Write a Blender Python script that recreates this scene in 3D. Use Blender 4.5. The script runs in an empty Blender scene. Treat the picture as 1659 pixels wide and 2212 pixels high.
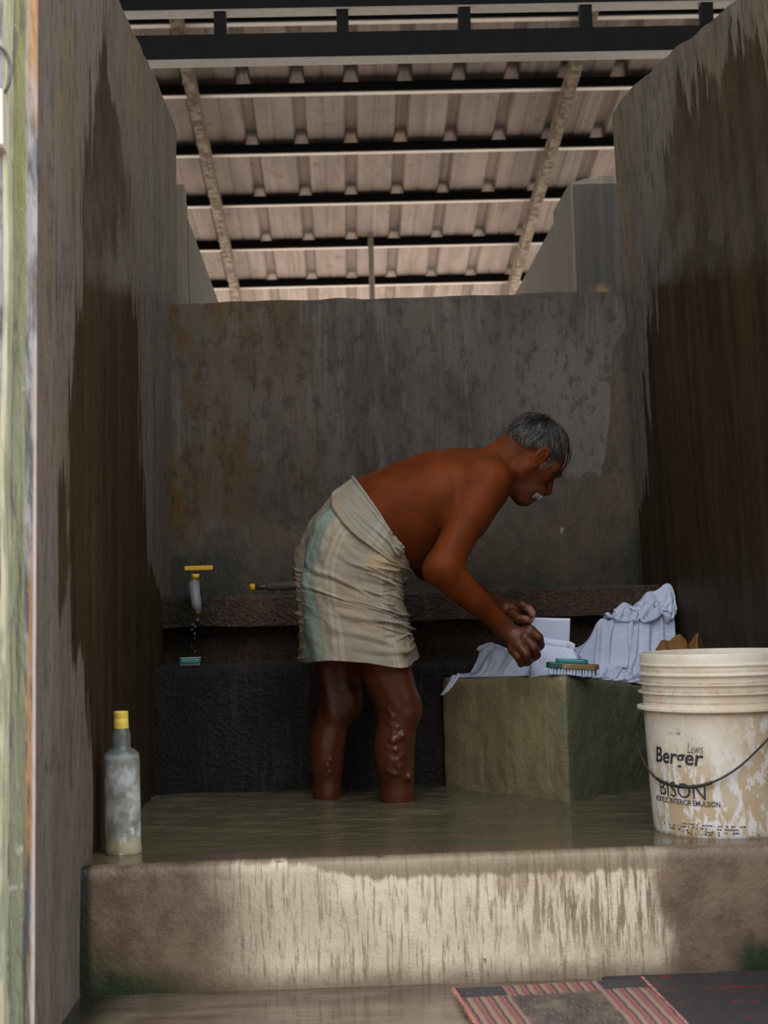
import bpy, bmesh, math, random
import numpy as np
from mathutils import Vector, Matrix
rng = np.random.RandomState(7)
random.seed(7)
# ------------------------------------------------------------------ camera
W, H, F = 1659.0, 2212.0, 3200.0
ZC = 0.747                       # camera height; water surface lies 0.5 m lower
WZ = ZC - 0.5
yaw, pitch, roll = math.radians(1.5), math.radians(3.47), math.radians(1.65)
CAM = np.array([0.0, 0.0, ZC])
fw = np.array([math.sin(yaw)*math.cos(pitch), math.cos(yaw)*math.cos(pitch), math.sin(pitch)])
r0 = np.array([math.cos(yaw), -math.sin(yaw), 0.0])
u0 = np.cross(r0, fw)
RT = r0*math.cos(roll) - u0*math.sin(roll)
UP = u0*math.cos(roll) + r0*math.sin(roll)
scene = bpy.context.scene
col = scene.collection
cd = bpy.data.cameras.new('camera'); cam = bpy.data.objects.new('camera', cd); col.objects.link(cam)
cd.sensor_fit = 'VERTICAL'; cd.sensor_height = 36.0; cd.lens = 36.0*F/H
cd.clip_start = 0.05; cd.clip_end = 500
cd.dof.use_dof = True; cd.dof.focus_distance = 3.75; cd.dof.aperture_fstop = 5.0
cam.matrix_world = Matrix(((RT[0], UP[0], -fw[0], CAM[0]), (RT[1], UP[1], -fw[1], CAM[1]), (RT[2], UP[2], -fw[2], CAM[2]), (0, 0, 0, 1)))
scene.camera = cam
# ------------------------------------------------------------------ sky, sun, exposure
wd = bpy.data.worlds.new('world'); scene.world = wd; wd.use_nodes = True
wn = wd.node_tree; wn.nodes.clear()
sky = wn.nodes.new('ShaderNodeTexSky'); sky.sky_type = 'NISHITA'; sky.sun_disc = False
sky.sun_elevation = math.radians(65); sky.sun_rotation = math.radians(20); sky.dust_density = 3.0; sky.air_density = 1.2
bg = wn.nodes.new('ShaderNodeBackground'); bg.inputs[1].default_value = 1.0
wo = wn.nodes.new('ShaderNodeOutputWorld')
hs = wn.nodes.new('ShaderNodeHueSaturation'); hs.inputs['Saturation'].default_value = .30
wn.links.new(sky.outputs[0], hs.inputs['Color']); wm = wn.nodes.new('ShaderNodeMix'); wm.data_type = 'RGBA'; wm.blend_type = 'MULTIPLY'; wm.inputs[0].default_value = 1; wm.inputs[7].default_value = (1, .965, .90, 1)
wn.links.new(hs.outputs[0], wm.inputs[6]); wn.links.new(wm.outputs[2], bg.inputs[0]); wn.links.new(bg.outputs[0], wo.inputs[0])
sl = bpy.data.lights.new('sun', 'SUN'); sl.energy = 30.0; sl.angle = math.radians(1.0); sl.color = (1, .95, .88)
so = bpy.data.objects.new('sun', sl); col.objects.link(so); so.location = (0, 20, 20)
so.rotation_euler = Vector((-0.10, -0.41, -0.906)).to_track_quat('-Z', 'Y').to_euler()
vs = scene.view_settings; vs.view_transform = 'Standard'; vs.look = 'None'; vs.gamma = 1.0; vs.use_curve_mapping = False
vs.exposure = -0.22
scene.cycles.max_bounces = 8; scene.cycles.diffuse_bounces = 5

# ------------------------------------------------------------------ pixel helpers
def ray(px, py):
    return RT*((px-W/2)/F) + UP*(-(py-H/2)/F) + fw
def PY(px, py, Y):                     # point of a pixel's ray at depth plane Y
    d = ray(px, py); return CAM + d*(Y/d[1])
def PZ(px, py, Z):                     # ... on a level surface
    d = ray(px, py); return CAM + d*((Z-ZC)/d[2])
def PX(px, py, X):
    d = ray(px, py); return CAM + d*(X/d[0])
def sm(a, b, x):
    t = np.clip((np.asarray(x, float)-a)/(b-a), 0, 1); return t*t*(3-2*t)
def XL(Y, Z): return -0.527 + 0.018*(Z-0.7)
def XR(Y, Z): return 0.872 + 0.10*(4.45-Y) - 0.028*(Z-0.7)
def on_wall(px, py, fn):
    p = PX(px, py, fn(3.5, 1.0))
    for _ in range(12): p = PX(px, py, fn(p[1], p[2]))
    return p

# ------------------------------------------------------------------ numpy noise
_perm = rng.rand(64, 64, 64).astype(np.float32)
def vnoise(x, y, z):
    x, y, z = np.broadcast_arrays(np.asarray(x, float), np.asarray(y, float), np.asarray(z, float))
    xi, yi, zi = np.floor(x).astype(int), np.floor(y).astype(int), np.floor(z).astype(int)
    xf, yf, zf = x-xi, y-yi, z-zi
    xf, yf, zf = xf*xf*(3-2*xf), yf*yf*(3-2*yf), zf*zf*(3-2*zf)
    g = lambda a, b, c: _perm[(xi+a) & 63, (yi+b) & 63, (zi+c) & 63]
    l = lambda a, b, t: a+(b-a)*t
    return l(l(l(g(0,0,0), g(1,0,0), xf), l(g(0,1,0), g(1,1,0), xf), yf), l(l(g(0,0,1), g(1,0,1), xf), l(g(0,1,1), g(1,1,1), xf), yf), zf)*2-1
def fbm(x, y, z, o=4):
    s, a = 0, 1.0
    for i in range(o):
        s = s + a*vnoise(np.asarray(x)*2**i+i*7.3, np.asarray(y)*2**i+i*3.1, np.asarray(z)*2**i+i*5.7); a *= .5
    return s

# ------------------------------------------------------------------ object helpers
def finish(o, label=None, cat=None, group=None, kind=None):
    if label: o['label'] = label
    if cat: o['category'] = cat
    if group: o['group'] = group
    if kind: o['kind'] = kind
    return o
def mesh_obj(name, verts, faces, mat, parent=None, smooth=False, base=None):
    me = bpy.data.meshes.new(name)
    v = np.asarray(verts, float)
    if base is not None: v = v-np.asarray(base)
    if isinstance(faces, np.ndarray):
        nf, k = faces.shape
        me.vertices.add(len(v)); me.vertices.foreach_set('co', v.astype(np.float32).ravel())
        me.loops.add(nf*k); me.loops.foreach_set('vertex_index', faces.astype(np.int32).ravel())
        me.polygons.add(nf); me.polygons.foreach_set('loop_start', np.arange(0, nf*k, k, dtype=np.int32))
        me.update(calc_edges=True); me.validate()
    else:
        me.from_pydata([tuple(p) for p in v], [], [tuple(f) for f in faces]); me.update()
    if smooth: me.polygons.foreach_set('use_smooth', [True]*len(me.polygons))
    if mat: me.materials.append(mat)
    o = bpy.data.objects.new(name, me); col.objects.link(o)
    if base is not None: o.location = base
    if parent: put(o, parent)
    return o
def put(o, parent):
    o.parent = parent
    if parent.parent is None: o.matrix_parent_inverse = Matrix.Translation(parent.location).inverted()
    else: o.matrix_parent_inverse = Matrix.Identity(4)
def empty(name, loc, label, cat, group=None):
    o = bpy.data.objects.new(name, None); col.objects.link(o); o.location = loc; o.empty_display_size = .05
    return finish(o, label, cat, group)
class MB:                                 # collects shapes into one mesh
    def __init__(s): s.v, s.f = [], []
    def add(s, v, f):
        n = len(s.v); s.v += [tuple(p) for p in v]; s.f += [tuple(i+n for i in q) for q in f]; return s
    def box(s, lo, hi, M=None):
        v = [(x, y, z) for z in (lo[2], hi[2]) for y in (lo[1], hi[1]) for x in (lo[0], hi[0])]
        if M is not None: v = [tuple(M @ Vector(p)) for p in v]
        return s.add(v, [(0,2,3,1), (4,5,7,6), (0,1,5,4), (2,6,7,3), (0,4,6,2), (1,3,7,5)])
    def hexa(s, bot, top):                # four bottom and four top corners, both counter-clockwise from above
        return s.add(list(bot)+list(top), [(3,2,1,0), (4,5,6,7), (0,1,5,4), (1,2,6,5), (2,3,7,6), (3,0,4,7)])
    def lathe(s, prof, c=(0,0,0), n=48, M=None):
        v, f = [], []
        for r, z in prof:
            for i in range(n):
                a = 2*math.pi*i/n; p = Vector((r*math.cos(a), r*math.sin(a), z))
                p = (M @ p) if M is not None else p + Vector(c)
                v.append(tuple(p))
        for j in range(len(prof)-1):
            for i in range(n):
                f.append((j*n+i, j*n+(i+1) % n, (j+1)*n+(i+1) % n, (j+1)*n+i))
        return s.add(v, f)
    def tube(s, pts, rad, n=8, cap=True):
        pts = [Vector(p) for p in pts]; m = len(pts)
        rad = [rad]*m if not hasattr(rad, '__len__') else rad
        t0 = (pts[1]-pts[0]).normalized(); a = t0.orthogonal().normalized(); v, f = [], []
        for i, p in enumerate(pts):
            t = (pts[min(i+1, m-1)]-pts[max(i-1, 0)]).normalized()
            a = (a-t*a.dot(t)).normalized(); b = t.cross(a)
            for k in range(n):
                q = 2*math.pi*k/n; v.append(tuple(p+(a*math.cos(q)+b*math.sin(q))*rad[i]))
        for i in range(m-1):
            for k in range(n): f.append((i*n+k, i*n+(k+1) % n, (i+1)*n+(k+1) % n, (i+1)*n+k))
        if cap: f += [tuple(range(n-1, -1, -1)), tuple((m-1)*n+k for k in range(n))]
        return s.add(v, f)
    def obj(s, name, mat, parent=None, smooth=False, base=None, bevel=0, seg=2):
        o = mesh_obj(name, s.v, s.f, mat, parent, smooth, base)
        if bevel:
            b = o.modifiers.new('bevel', 'BEVEL'); b.width = bevel; b.segments = seg; b.limit_method = 'ANGLE'
        return o
def rounded_rect_prism(L, Wd, Ht, r, n=6):   # local prism, rounded plan, centred in x,y, z from 0
    pts = []
    for cx, cy, a0 in ((L/2-r, Wd/2-r, 0), (-L/2+r, Wd/2-r, 90), (-L/2+r, -Wd/2+r, 180), (L/2-r, -Wd/2+r, 270)):
        for i in range(n+1):
            a = math.radians(a0+90*i/n); pts.append((cx+r*math.cos(a), cy+r*math.sin(a)))
    m = len(pts); v = [(x, y, 0) for x, y in pts]+[(x, y, Ht) for x, y in pts]
    f = [tuple(range(m-1, -1, -1)), tuple(range(m, 2*m))]+[(i, (i+1) % m, m+(i+1) % m, m+i) for i in range(m)]
    return v, f

# ------------------------------------------------------------------ material helpers
class NT:
    def __init__(s, name):
        s.m = bpy.data.materials.new(name); s.m.use_nodes = True
        s.t = s.m.node_tree; s.t.nodes.clear()
        s.out = s.t.nodes.new('ShaderNodeOutputMaterial'); s.b = s.t.nodes.new('ShaderNodeBsdfPrincipled')
        s.t.links.new(s.b.outputs[0], s.out.inputs[0])
        s.tc = s.t.nodes.new('ShaderNodeTexCoord'); s.obj = s.tc.outputs['Object']; s.uv = s.tc.outputs['UV']
        s.xyz = None
    def lk(s, v, i):
        if hasattr(v, 'is_linked') or isinstance(v, bpy.types.NodeSocket): s.t.links.new(v, i)
        elif v is not None:
            if i.type == 'RGBA' and len(v) == 3: v = (*v, 1)
            i.default_value = v
    def axis(s, k, src=None):
        if src is None:
            if s.xyz is None:
                s.xyz = s.t.nodes.new('ShaderNodeSeparateXYZ'); s.lk(s.obj, s.xyz.inputs[0])
            return s.xyz.outputs[k]
        n = s.t.nodes.new('ShaderNodeSeparateXYZ'); s.lk(src, n.inputs[0]); return n.outputs[k]
    def math(s, op, a, b=None, c=None, clamp=False):
        n = s.t.nodes.new('ShaderNodeMath'); n.operation = op; n.use_clamp = clamp
        for i, v in enumerate((a, b, c)):
            if v is not None: s.lk(v, n.inputs[i])
        return n.outputs[0]
    def add(s, a, b): return s.math('ADD', a, b)
    def sub(s, a, b): return s.math('SUBTRACT', a, b)
    def mul(s, a, b): return s.math('MULTIPLY', a, b)
    def mx(s, a, b): return s.math('MAXIMUM', a, b)
    def step(s, lo, hi, v):
        n = s.t.nodes.new('ShaderNodeMapRange'); n.interpolation_type = 'SMOOTHSTEP'; n.clamp = True
        s.lk(v, n.inputs[0])
        if lo < hi: n.inputs[1].default_value, n.inputs[2].default_value, n.inputs[3].default_value, n.inputs[4].default_value = lo, hi, 0, 1
        else: n.inputs[1].default_value, n.inputs[2].default_value, n.inputs[3].default_value, n.inputs[4].default_value = hi, lo, 1, 0
        return n.outputs[0]
    def mapv(s, scale=(1,1,1), loc=(0,0,0), src=None, rot=(0,0,0)):
        n = s.t.nodes.new('ShaderNodeMapping'); s.lk(src or s.obj, n.inputs[0])
        n.inputs['Scale'].default_value = scale; n.inputs['Location'].default_value = loc; n.inputs['Rotation'].default_value = rot
        return n.outputs[0]
    def noise(s, scale=5, detail=4, rough=.55, sc=(1,1,1), loc=(0,0,0), dist=0, src=None):
        n = s.t.nodes.new('ShaderNodeTexNoise'); s.lk(s.mapv(sc, loc, src), n.inputs[0])
        n.inputs['Scale'].default_value = scale; n.inputs['Detail'].default_value = detail
        n.inputs['Roughness'].default_value = rough; n.inputs['Distortion'].default_value = dist
        return n.outputs[0]
    def voro(s, scale=5, sc=(1,1,1), feature='F1', out='Distance', src=None):
        n = s.t.nodes.new('ShaderNodeTexVoronoi'); n.feature = feature; s.lk(s.mapv(sc, src=src), n.inputs[0])
        n.inputs['Scale'].default_value = scale; return n.outputs[out]
    def curve(s, v, pts, lo, hi, olo, ohi):       # float curve given as (in, out) pairs in real units
        vi = s.math('DIVIDE', s.sub(v, lo), hi-lo)
        n = s.t.nodes.new('ShaderNodeFloatCurve'); s.lk(vi, n.inputs['Value'])
        c = n.mapping.curves[0]; q = sorted(((a-lo)/(hi-lo), (b-olo)/(ohi-olo)) for a, b in pts)
        q = [(min(max(a, 0), 1), min(max(b, 0), 1)) for a, b in q]
        while len(c.points) < len(q): c.points.new(.5, .5)
        for p, (a, b) in zip(c.points, q): p.location = (a, b); p.handle_type = 'VECTOR'
        n.mapping.update()
        return s.add(s.mul(n.outputs[0], ohi-olo), olo)
    def mix(s, f, a, b, mode='MIX'):
        n = s.t.nodes.new('ShaderNodeMix'); n.data_type = 'RGBA'; n.blend_type = mode
        s.lk(f, n.inputs[0]); s.lk(a, n.inputs[6]); s.lk(b, n.inputs[7]); return n.outputs[2]
    def lerp(s, f, a, b):
        n = s.t.nodes.new('ShaderNodeMix'); n.data_type = 'FLOAT'
        s.lk(f, n.inputs[0]); s.lk(a, n.inputs[2]); s.lk(b, n.inputs[3]); return n.outputs[0]
    def ramp(s, v, stops):
        n = s.t.nodes.new('ShaderNodeValToRGB'); s.lk(v, n.inputs[0]); e = n.color_ramp.elements
        while len(e) < len(stops): e.new(.5)
        for q, (p, c) in zip(e, stops): q.position = p; q.color = (*c, 1)
        return n.outputs[0]
    def attr(s, name):
        n = s.t.nodes.new('ShaderNodeAttribute'); n.attribute_name = name; return n.outputs[0]
    def bump(s, h, strength=.5, dist=.01, prev=None):
        n = s.t.nodes.new('ShaderNodeBump'); s.lk(h, n.inputs['Height']); n.inputs['Strength'].default_value = strength
        n.inputs['Distance'].default_value = dist
        if prev: s.lk(prev, n.inputs['Normal'])
        return n.outputs[0]
    def done(s, base, rough=.7, normal=None, **kw):
        s.lk(base, s.b.inputs['Base Color']); s.lk(rough, s.b.inputs['Roughness'])
        if normal is not None: s.lk(normal, s.b.inputs['Normal'])
        for k, v in kw.items(): s.lk(v, s.b.inputs[k.replace('_', ' ')])
        return s.m
def srgb(r, g, b, k=1.0):
    f = lambda c: ((c/255)/12.92 if c <= 10 else ((c/255+.055)/1.055)**2.4)*k
    return (f(r), f(g), f(b))
def plain(name, c, rough=.6, var=.15, scale=20, bump=.0, **kw):
    n = NT(name); a = n.noise(scale, 4)
    c1 = n.mix(a, tuple(x*(1-var) for x in c), tuple(min(1, x*(1+var)) for x in c))
    return n.done(c1, rough, n.bump(n.noise(scale*4, 3), bump, .004) if bump else None, **kw)

# ================================================================== MATERIALS OF THE PLACE
DRY, DRY2 = (.165, .140, .120), (.105, .087, .072)
WET, WET2 = (.056, .037, .018), (.028, .019, .011)
def wall_material(name, lo_px, hi_px, fn, top_px=None, near_dry=None):
    n = NT(name); Y, Z = n.axis(1), n.axis(2)
    pick = lambda L: [(on_wall(x, y, fn)[2], on_wall(x, y, fn)[1]) for x, y in L]
    drip = n.sub(n.noise(1, 5, .62, (1, 11, 1.5)), .5)
    fine = n.sub(n.noise(1, 4, .6, (1, 36, 5)), .5)
    wob = n.add(n.mul(drip, .55), n.mul(fine, .34))
    wob2 = n.add(n.mul(drip, .62), n.mul(fine, .30))
    mask = None
    if lo_px:
        m1 = n.step(-.018, .018, n.add(n.sub(Y, n.curve(Z, pick(lo_px), -.1, 2.4, 2.2, 5.2)), wob)); mask = m1
    if hi_px:
        m2 = n.step(-.018, .018, n.add(n.sub(n.curve(Z, pick(hi_px), -.1, 2.4, 2.2, 5.2), Y), n.mul(wob, .8)))
        mask = m2 if mask is None else n.mul(mask, m2)
    if top_px:
        pts = [(on_wall(x, y, fn)[1], on_wall(x, y, fn)[2]) for x, y in top_px]
        m3 = n.step(-.02, .02, n.add(n.sub(n.curve(Y, pts, 2.2, 5.2, -.1, 2.6), Z), wob2))
        mask = m3 if mask is None else n.mul(mask, m3)
    if lo_px:
        spot = n.mul(n.step(.66, .69, n.noise(1, 3, .5, (1, 24, 7), (2, 1, 3))), n.mul(n.step(1.05, 1.5, Z), n.step(2.15, 1.9, Z)))
        near = n.mul(n.step(3.18, 3.30, Y), n.step(3.95, 3.70, Y)); mask = n.mx(mask, n.mul(spot, near))
    else:
        spot = n.mul(n.step(.67, .70, n.noise(1, 3, .5, (1, 22, 7), (2, 1, 3))), n.step(1.3, 1.8, Z)); mask = n.mx(mask, n.mul(spot, n.step(4.2, 3.9, Y)))
    patch = n.noise(3.5, 5, .6, (1, 1.5, .5)); grain = n.noise(60, 4, .7, (1, 1, .3)); streak = n.noise(1, 5, .65, (1, 16, 1.1))
    dry = n.mix(n.step(.3, .75, patch), DRY, DRY2)
    dry = n.mix(n.mul(n.step(.45, .7, streak), .5), dry, (.19, .168, .155))
    dry = n.mix(n.mul(n.step(.48, .68, n.noise(2.2, 5, .65, (1, 3, .6), (3, 1, 2))), .8), dry, (.175, .125, .072))
    dry = n.mix(n.mul(n.step(.56, .70, n.noise(5, 5, .7, (1, 4, .7), (6, 2, 2))), .6), dry, (.055, .045, .038))
    wet = n.mix(n.step(.35, .7, streak), WET, WET2)
    wet = n.mix(n.mul(n.step(.55, .8, patch), .5), wet, (.095, .066, .038))
    low = n.mul(n.step(.62, .1, Z), .6)
    dry = n.mix(n.mul(n.step(.50, .62, n.noise(30, 5, .75, (1, 1.6, .45))), .55), dry, (.060, .048, .039))
    wet = n.mix(n.mul(n.step(.52, .64, n.noise(26, 5, .75, (1, 1.6, .4), (2, 2, 2))), .6), wet, (.018, .012, .007))
    c = n.mix(mask, dry, wet)
    c = n.mix(n.mul(n.step(.54, .68, grain), .4), c, (.028, .020, .013))
    rough = n.lerp(mask, .88, n.lerp(n.step(.4, .7, n.noise(9, 4)), .45, .65))
    h = n.add(n.mul(n.noise(130, 4, .7), .5), n.mul(n.noise(14, 5, .6, (1, 1, .4)), 1.0))
    return n.done(c, rough, n.bump(h, .55, .007), Specular_IOR_Level=n.lerp(mask, .08, .07))
M_left = wall_material('plaster_left', [(226, 90), (214, 150), (200, 250), (182, 330), (172, 420), (166, 560), (158, 720), (146, 900), (130, 1080), (128, 1200), (150, 1350), (186, 1500), (204, 1700), (196, 1850), (190, 2100)],
                       [(226, 60), (232, 150), (244, 220), (262, 300), (276, 360), (284, 500), (290, 700), (300, 900), (308, 1060), (322, 1200), (348, 1290), (383, 1330), (384, 2100)], XL)
M_right = wall_material('plaster_right', None, [(1452, 190), (1447, 300), (1444, 430), (1424, 540), (1412, 640), (1404, 720), (1398, 850), (1394, 960), (1388, 1060), (1372, 1110), (1340, 1200), (1320, 1300), (1320, 2000)], XR,
                        [(1659, 60), (1600, 105), (1540, 160), (1490, 190), (1452, 225), (1400, 330), (1380, 420)])

def back_material():
    n = NT('plaster_back'); X, Z = n.axis(0), n.axis(2)
    q = lambda L: [(PY(x, y, 4.45)[0], PY(x, y, 4.45)[2]) for x, y in L]
    wob = n.add(n.mul(n.sub(n.noise(14, 5, .65), .5), .13), n.mul(n.sub(n.noise(60, 3), .5), .03))
    wet = n.step(-.012, .012, n.add(n.sub(n.curve(X, q([(370, 1160), (430, 1180), (470, 1150), (520, 1120), (560, 1125), (600, 1140), (700, 1120), (900, 1060), (1100, 1020), (1225, 1022), (1300, 1010), (1318, 900), (1322, 760), (1345, 720), (1365, 700)]), -.7, 1.0, .2, 2.2), Z), wob))
    patch = n.noise(5, 5, .6, (1, 1, .6)); streak = n.noise(1, 5, .65, (42, 1, 3.2)); fine = n.noise(1, 4, .7, (130, 1, 40))
    dry = n.mix(n.step(.35, .7, patch), (.118, .100, .086), (.076, .063, .052))
    dry = n.mix(n.mul(n.step(.52, .68, streak), .55), dry, (.16, .142, .126))
    dry = n.mix(n.mul(n.step(.48, .33, streak), .55), dry, (.062, .048, .036))
    left = n.mul(n.step(.05, -.50, X), n.step(.40, .62, n.noise(4, 5, .65, (1.6, 1, .7), (2, 0, 1))))
    dry = n.mix(left, dry, (.100, .058, .018))
    dry = n.mix(n.mul(n.step(.60, .66, n.noise(9, 4, .6, (1, 1, .5), (5, 5, 1))), n.step(1.30, 1.05, Z)), dry, (.040, .028, .018))
    lite = n.mul(n.step(.32, .62, X), n.step(1.72, 1.35, Z))
    dry = n.mix(n.mul(lite, .6), dry, (.20, .18, .158))
    dry = n.mix(n.mul(n.step(.62, .66, fine), .5), dry, (.045, .034, .025))
    wc = n.mix(n.step(.35, .65, n.noise(7, 5, .6, (1, 1, .7), (1, 1, 4))), (.080, .055, .030), (.045, .032, .020))
    wc = n.mix(n.mul(n.step(.70, .73, n.noise(16, 3, .5, (1, 1, 1), (8, 2, 2))), .8), wc, (.26, .24, .22))
    moss = n.mul(n.step(.93, .72, n.add(Z, n.mul(n.sub(n.noise(20, 4), .5), .3))), n.step(.40, .55, n.noise(10, 4)))
    wc = n.mix(moss, wc, (.018, .022, .009))
    mott = n.noise(34, 5, .75, (1, 1, .5)); dry = n.mix(n.mul(n.step(.50, .62, mott), .55), dry, (.042, .034, .027)); wc = n.mix(n.mul(n.step(.52, .63, mott), .55), wc, (.022, .015, .009))
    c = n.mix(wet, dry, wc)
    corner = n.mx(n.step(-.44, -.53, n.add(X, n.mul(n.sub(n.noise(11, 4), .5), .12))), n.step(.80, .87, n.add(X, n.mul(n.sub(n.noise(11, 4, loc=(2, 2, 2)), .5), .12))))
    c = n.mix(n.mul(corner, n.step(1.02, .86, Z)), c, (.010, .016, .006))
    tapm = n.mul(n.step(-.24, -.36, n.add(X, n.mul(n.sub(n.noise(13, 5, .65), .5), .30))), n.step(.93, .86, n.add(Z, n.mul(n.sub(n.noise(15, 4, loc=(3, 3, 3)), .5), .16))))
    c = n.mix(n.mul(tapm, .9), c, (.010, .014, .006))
    h = n.add(n.mul(n.noise(150, 4, .7), .4), n.mul(n.noise(22, 5, .6, (1, 1, .5)), 1.0))
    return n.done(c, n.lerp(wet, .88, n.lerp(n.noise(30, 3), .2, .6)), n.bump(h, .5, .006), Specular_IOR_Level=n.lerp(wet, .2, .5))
M_back = back_material()

def kerb_material():
    n = NT('kerb_cement'); X, Y, Z = n.axis(0), n.axis(1), n.axis(2)
    xw = n.add(X, n.mul(n.sub(n.noise(7, 4), .5), .16))
    mid = n.mul(n.step(-.36, -.10, xw), n.step(.64, .56, xw))
    streak = n.noise(1, 6, .75, (105, 1, 9)); patch = n.noise(6, 5, .6)
    pale = n.mix(n.step(.35, .65, patch), (.82, .71, .53), (.66, .555, .40))
    pale = n.mix(n.mul(n.step(.50, .60, streak), .75), pale, (.30, .225, .135))
    rightdrip = n.mul(n.step(.10, .45, X), n.step(.49, .56, n.noise(1, 6, .72, (60, 1, 6), (4, 0, 1))))
    pale = n.mix(n.mul(n.mul(rightdrip, .8), n.step(.02, .12, Z)), pale, (.20, .14, .08))
    brown = n.mix(n.step(.35, .65, n.noise(11, 5, .7)), (.22, .155, .105), (.115, .078, .052))
    brown = n.mix(n.mul(n.step(.5, .7, n.noise(4, 4, loc=(2, 0, 4))), .55), brown, (.24, .185, .13))
    c = n.mix(mid, brown, pale)
    topw = n.step(-.006, .006, n.add(n.sub(Z, n.lerp(n.step(-.15, .05, X), .240, .206)), n.mul(n.sub(n.noise(1, 4, .6, (36, 1, 9)), .5), .045)))
    c = n.mix(n.mul(topw, n.mul(mid, .8)), c, (.20, .145, .088))
    spots = n.mul(n.step(.68, .74, n.noise(17, 4, .6, (1, 1, 1), (3, 3, 3))), n.step(.60, .50, n.noise(3, 2)))
    c = n.mix(n.mul(spots, .8), c, (.07, .055, .04))
    bot = n.step(.050, .0, n.add(Z, n.mul(n.sub(n.noise(16, 4), .5), .05)))
    c = n.mix(n.mul(bot, .75), c, (.13, .092, .055))
    mossL = n.mul(n.step(-.20, -.44, n.add(X, n.mul(Z, 2.0))), n.step(.11, .02, n.add(Z, n.mul(n.sub(n.noise(20, 4), .5), .13))))
    mossR = n.mul(n.mul(n.step(.72, .77, X), n.step(.89, .84, X)), n.step(.085, .03, n.add(Z, n.mul(n.sub(n.noise(22, 4), .5), .12))))
    c = n.mix(n.mx(mossL, mossR), c, (.018, .032, .010))
    edge = n.step(-.508, -.525, X); c = n.mix(edge, c, (.012, .016, .008))
    top = n.step(2.965, 2.995, Y)
    c = n.mix(n.mul(top, .85), c, n.mix(n.noise(8, 4), (.13, .088, .06), (.085, .06, .042)))
    h = n.add(n.mul(n.noise(120, 4, .7), .6), n.mul(n.noise(18, 5, .6), 1.0))
    r = n.lerp(n.mx(top, n.mul(topw, n.step(.232, .243, Z))), n.lerp(mid, n.lerp(n.noise(40, 3), .15, .6), .55), .08)
    return n.done(c, r, n.bump(h, n.lerp(top, .55, .03), .006) if False else n.bump(n.mul(h, n.lerp(top, 1, .05)), .55, .006), Specular_IOR_Level=.5)
M_kerb = kerb_material()

def floor_material():
    n = NT('wet_floor'); a = n.noise(1, 5, .65, (6, 22, 1)); b = n.noise(3, 4)
    c = n.mix(n.step(.3, .7, a), (.070, .048, .034), (.17, .128, .094))
    c = n.mix(n.step(.5, .7, b), c, (.215, .17, .118))
    X = n.axis(0)
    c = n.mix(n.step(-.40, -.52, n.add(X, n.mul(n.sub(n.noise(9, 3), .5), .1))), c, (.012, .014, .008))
    h = n.add(n.mul(n.noise(1, 3, .5, (14, 45, 1)), 1), n.mul(n.noise(60, 3), .15))
    return n.done(c, n.lerp(n.step(.35, .6, b), .07, .22), n.bump(h, .30, .004), Specular_IOR_Level=.5)
M_floor = floor_material()
M_ground = plain('outdoor_ground', (.42, .38, .33), .9, .25, 1.5)
M_dslab = plain('bounce_cut_dark', (.040, .034, .029), .7, .3, 3)  # kept dark so the added slab throws little light up at the roof
def riser_material(name, c1, c2, rl, rh, bs=.9):
    n = NT(name); a = n.noise(9, 5, .65, (1, 1, .5)); s_ = n.noise(1, 4, .65, (60, 60, 5))
    c = n.mix(n.step(.3, .7, a), c1, c2); c = n.mix(n.mul(n.step(.5, .65, s_), .5), c, tuple(x*1.7 for x in c2))
    Z = n.axis(2); X = n.axis(0)
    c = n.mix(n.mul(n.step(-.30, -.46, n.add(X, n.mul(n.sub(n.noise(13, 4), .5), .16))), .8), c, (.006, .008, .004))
    h = n.add(n.mul(n.noise(75, 5, .8), 1.0), n.add(n.mul(n.noise(1, 4, .6, (45, 45, 8)), .8), n.mul(n.voro(90), .8)))
    return n.done(c, n.lerp(n.noise(30, 3), rl, rh), n.bump(h, bs, .014), Specular_IOR_Level=.7)
M_riser = riser_material('wet_black_cement', (.026, .023, .025), (.050, .041, .039), .06, .24, 1.0)
M_band = riser_material('wet_brown_cement', (.075, .046, .033), (.115, .072, .050), .12, .40)
M_stone = None
def stone_material():
    n = NT('green_washing_stone'); a = n.noise(6, 5, .6, (1, 1, .6)); s_ = n.noise(1, 5, .65, (50, 50, 4)); X = n.axis(0)
    c = n.mix(n.step(.3, .7, a), (.34, .275, .145), (.21, .18, .10))
    c = n.mix(n.mul(n.step(.48, .68, s_), .6), c, (.40, .31, .17))
    c = n.mix(n.mul(n.step(.62, .75, n.noise(5, 4, loc=(3, 0, 2))), .8), c, (.13, .075, .032))
    rt = n.step(-.150, -.105, n.add(X, n.mul(n.sub(n.noise(9, 4), .5), .05)))
    c = n.mix(n.mul(rt, .8), c, n.mix(a, (.062, .095, .066), (.105, .115, .080)))
    h = n.add(n.mul(n.noise(70, 5, .7), .5), n.mul(n.noise(7, 5, .65), 1.4))
    return n.done(c, n.lerp(n.noise(20, 3), .22, .5), n.bump(h, .7, .010), Specular_IOR_Level=.55)
M_stone = stone_material()
def water_material():
    n = NT('murky_water')
    c = n.mix(n.noise(3, 4, .6, (1, 3, 1)), (.080, .073, .043), (.135, .118, .070))
    h = n.add(n.noise(1, 3, .5, (7, 30, 1), dist=.6), n.mul(n.noise(1, 3, .5, (22, 70, 1)), .3))
    return n.done(c, .03, n.bump(h, .34, .014), Specular_IOR_Level=.6, IOR=1.33)
M_water = water_material()
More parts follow.
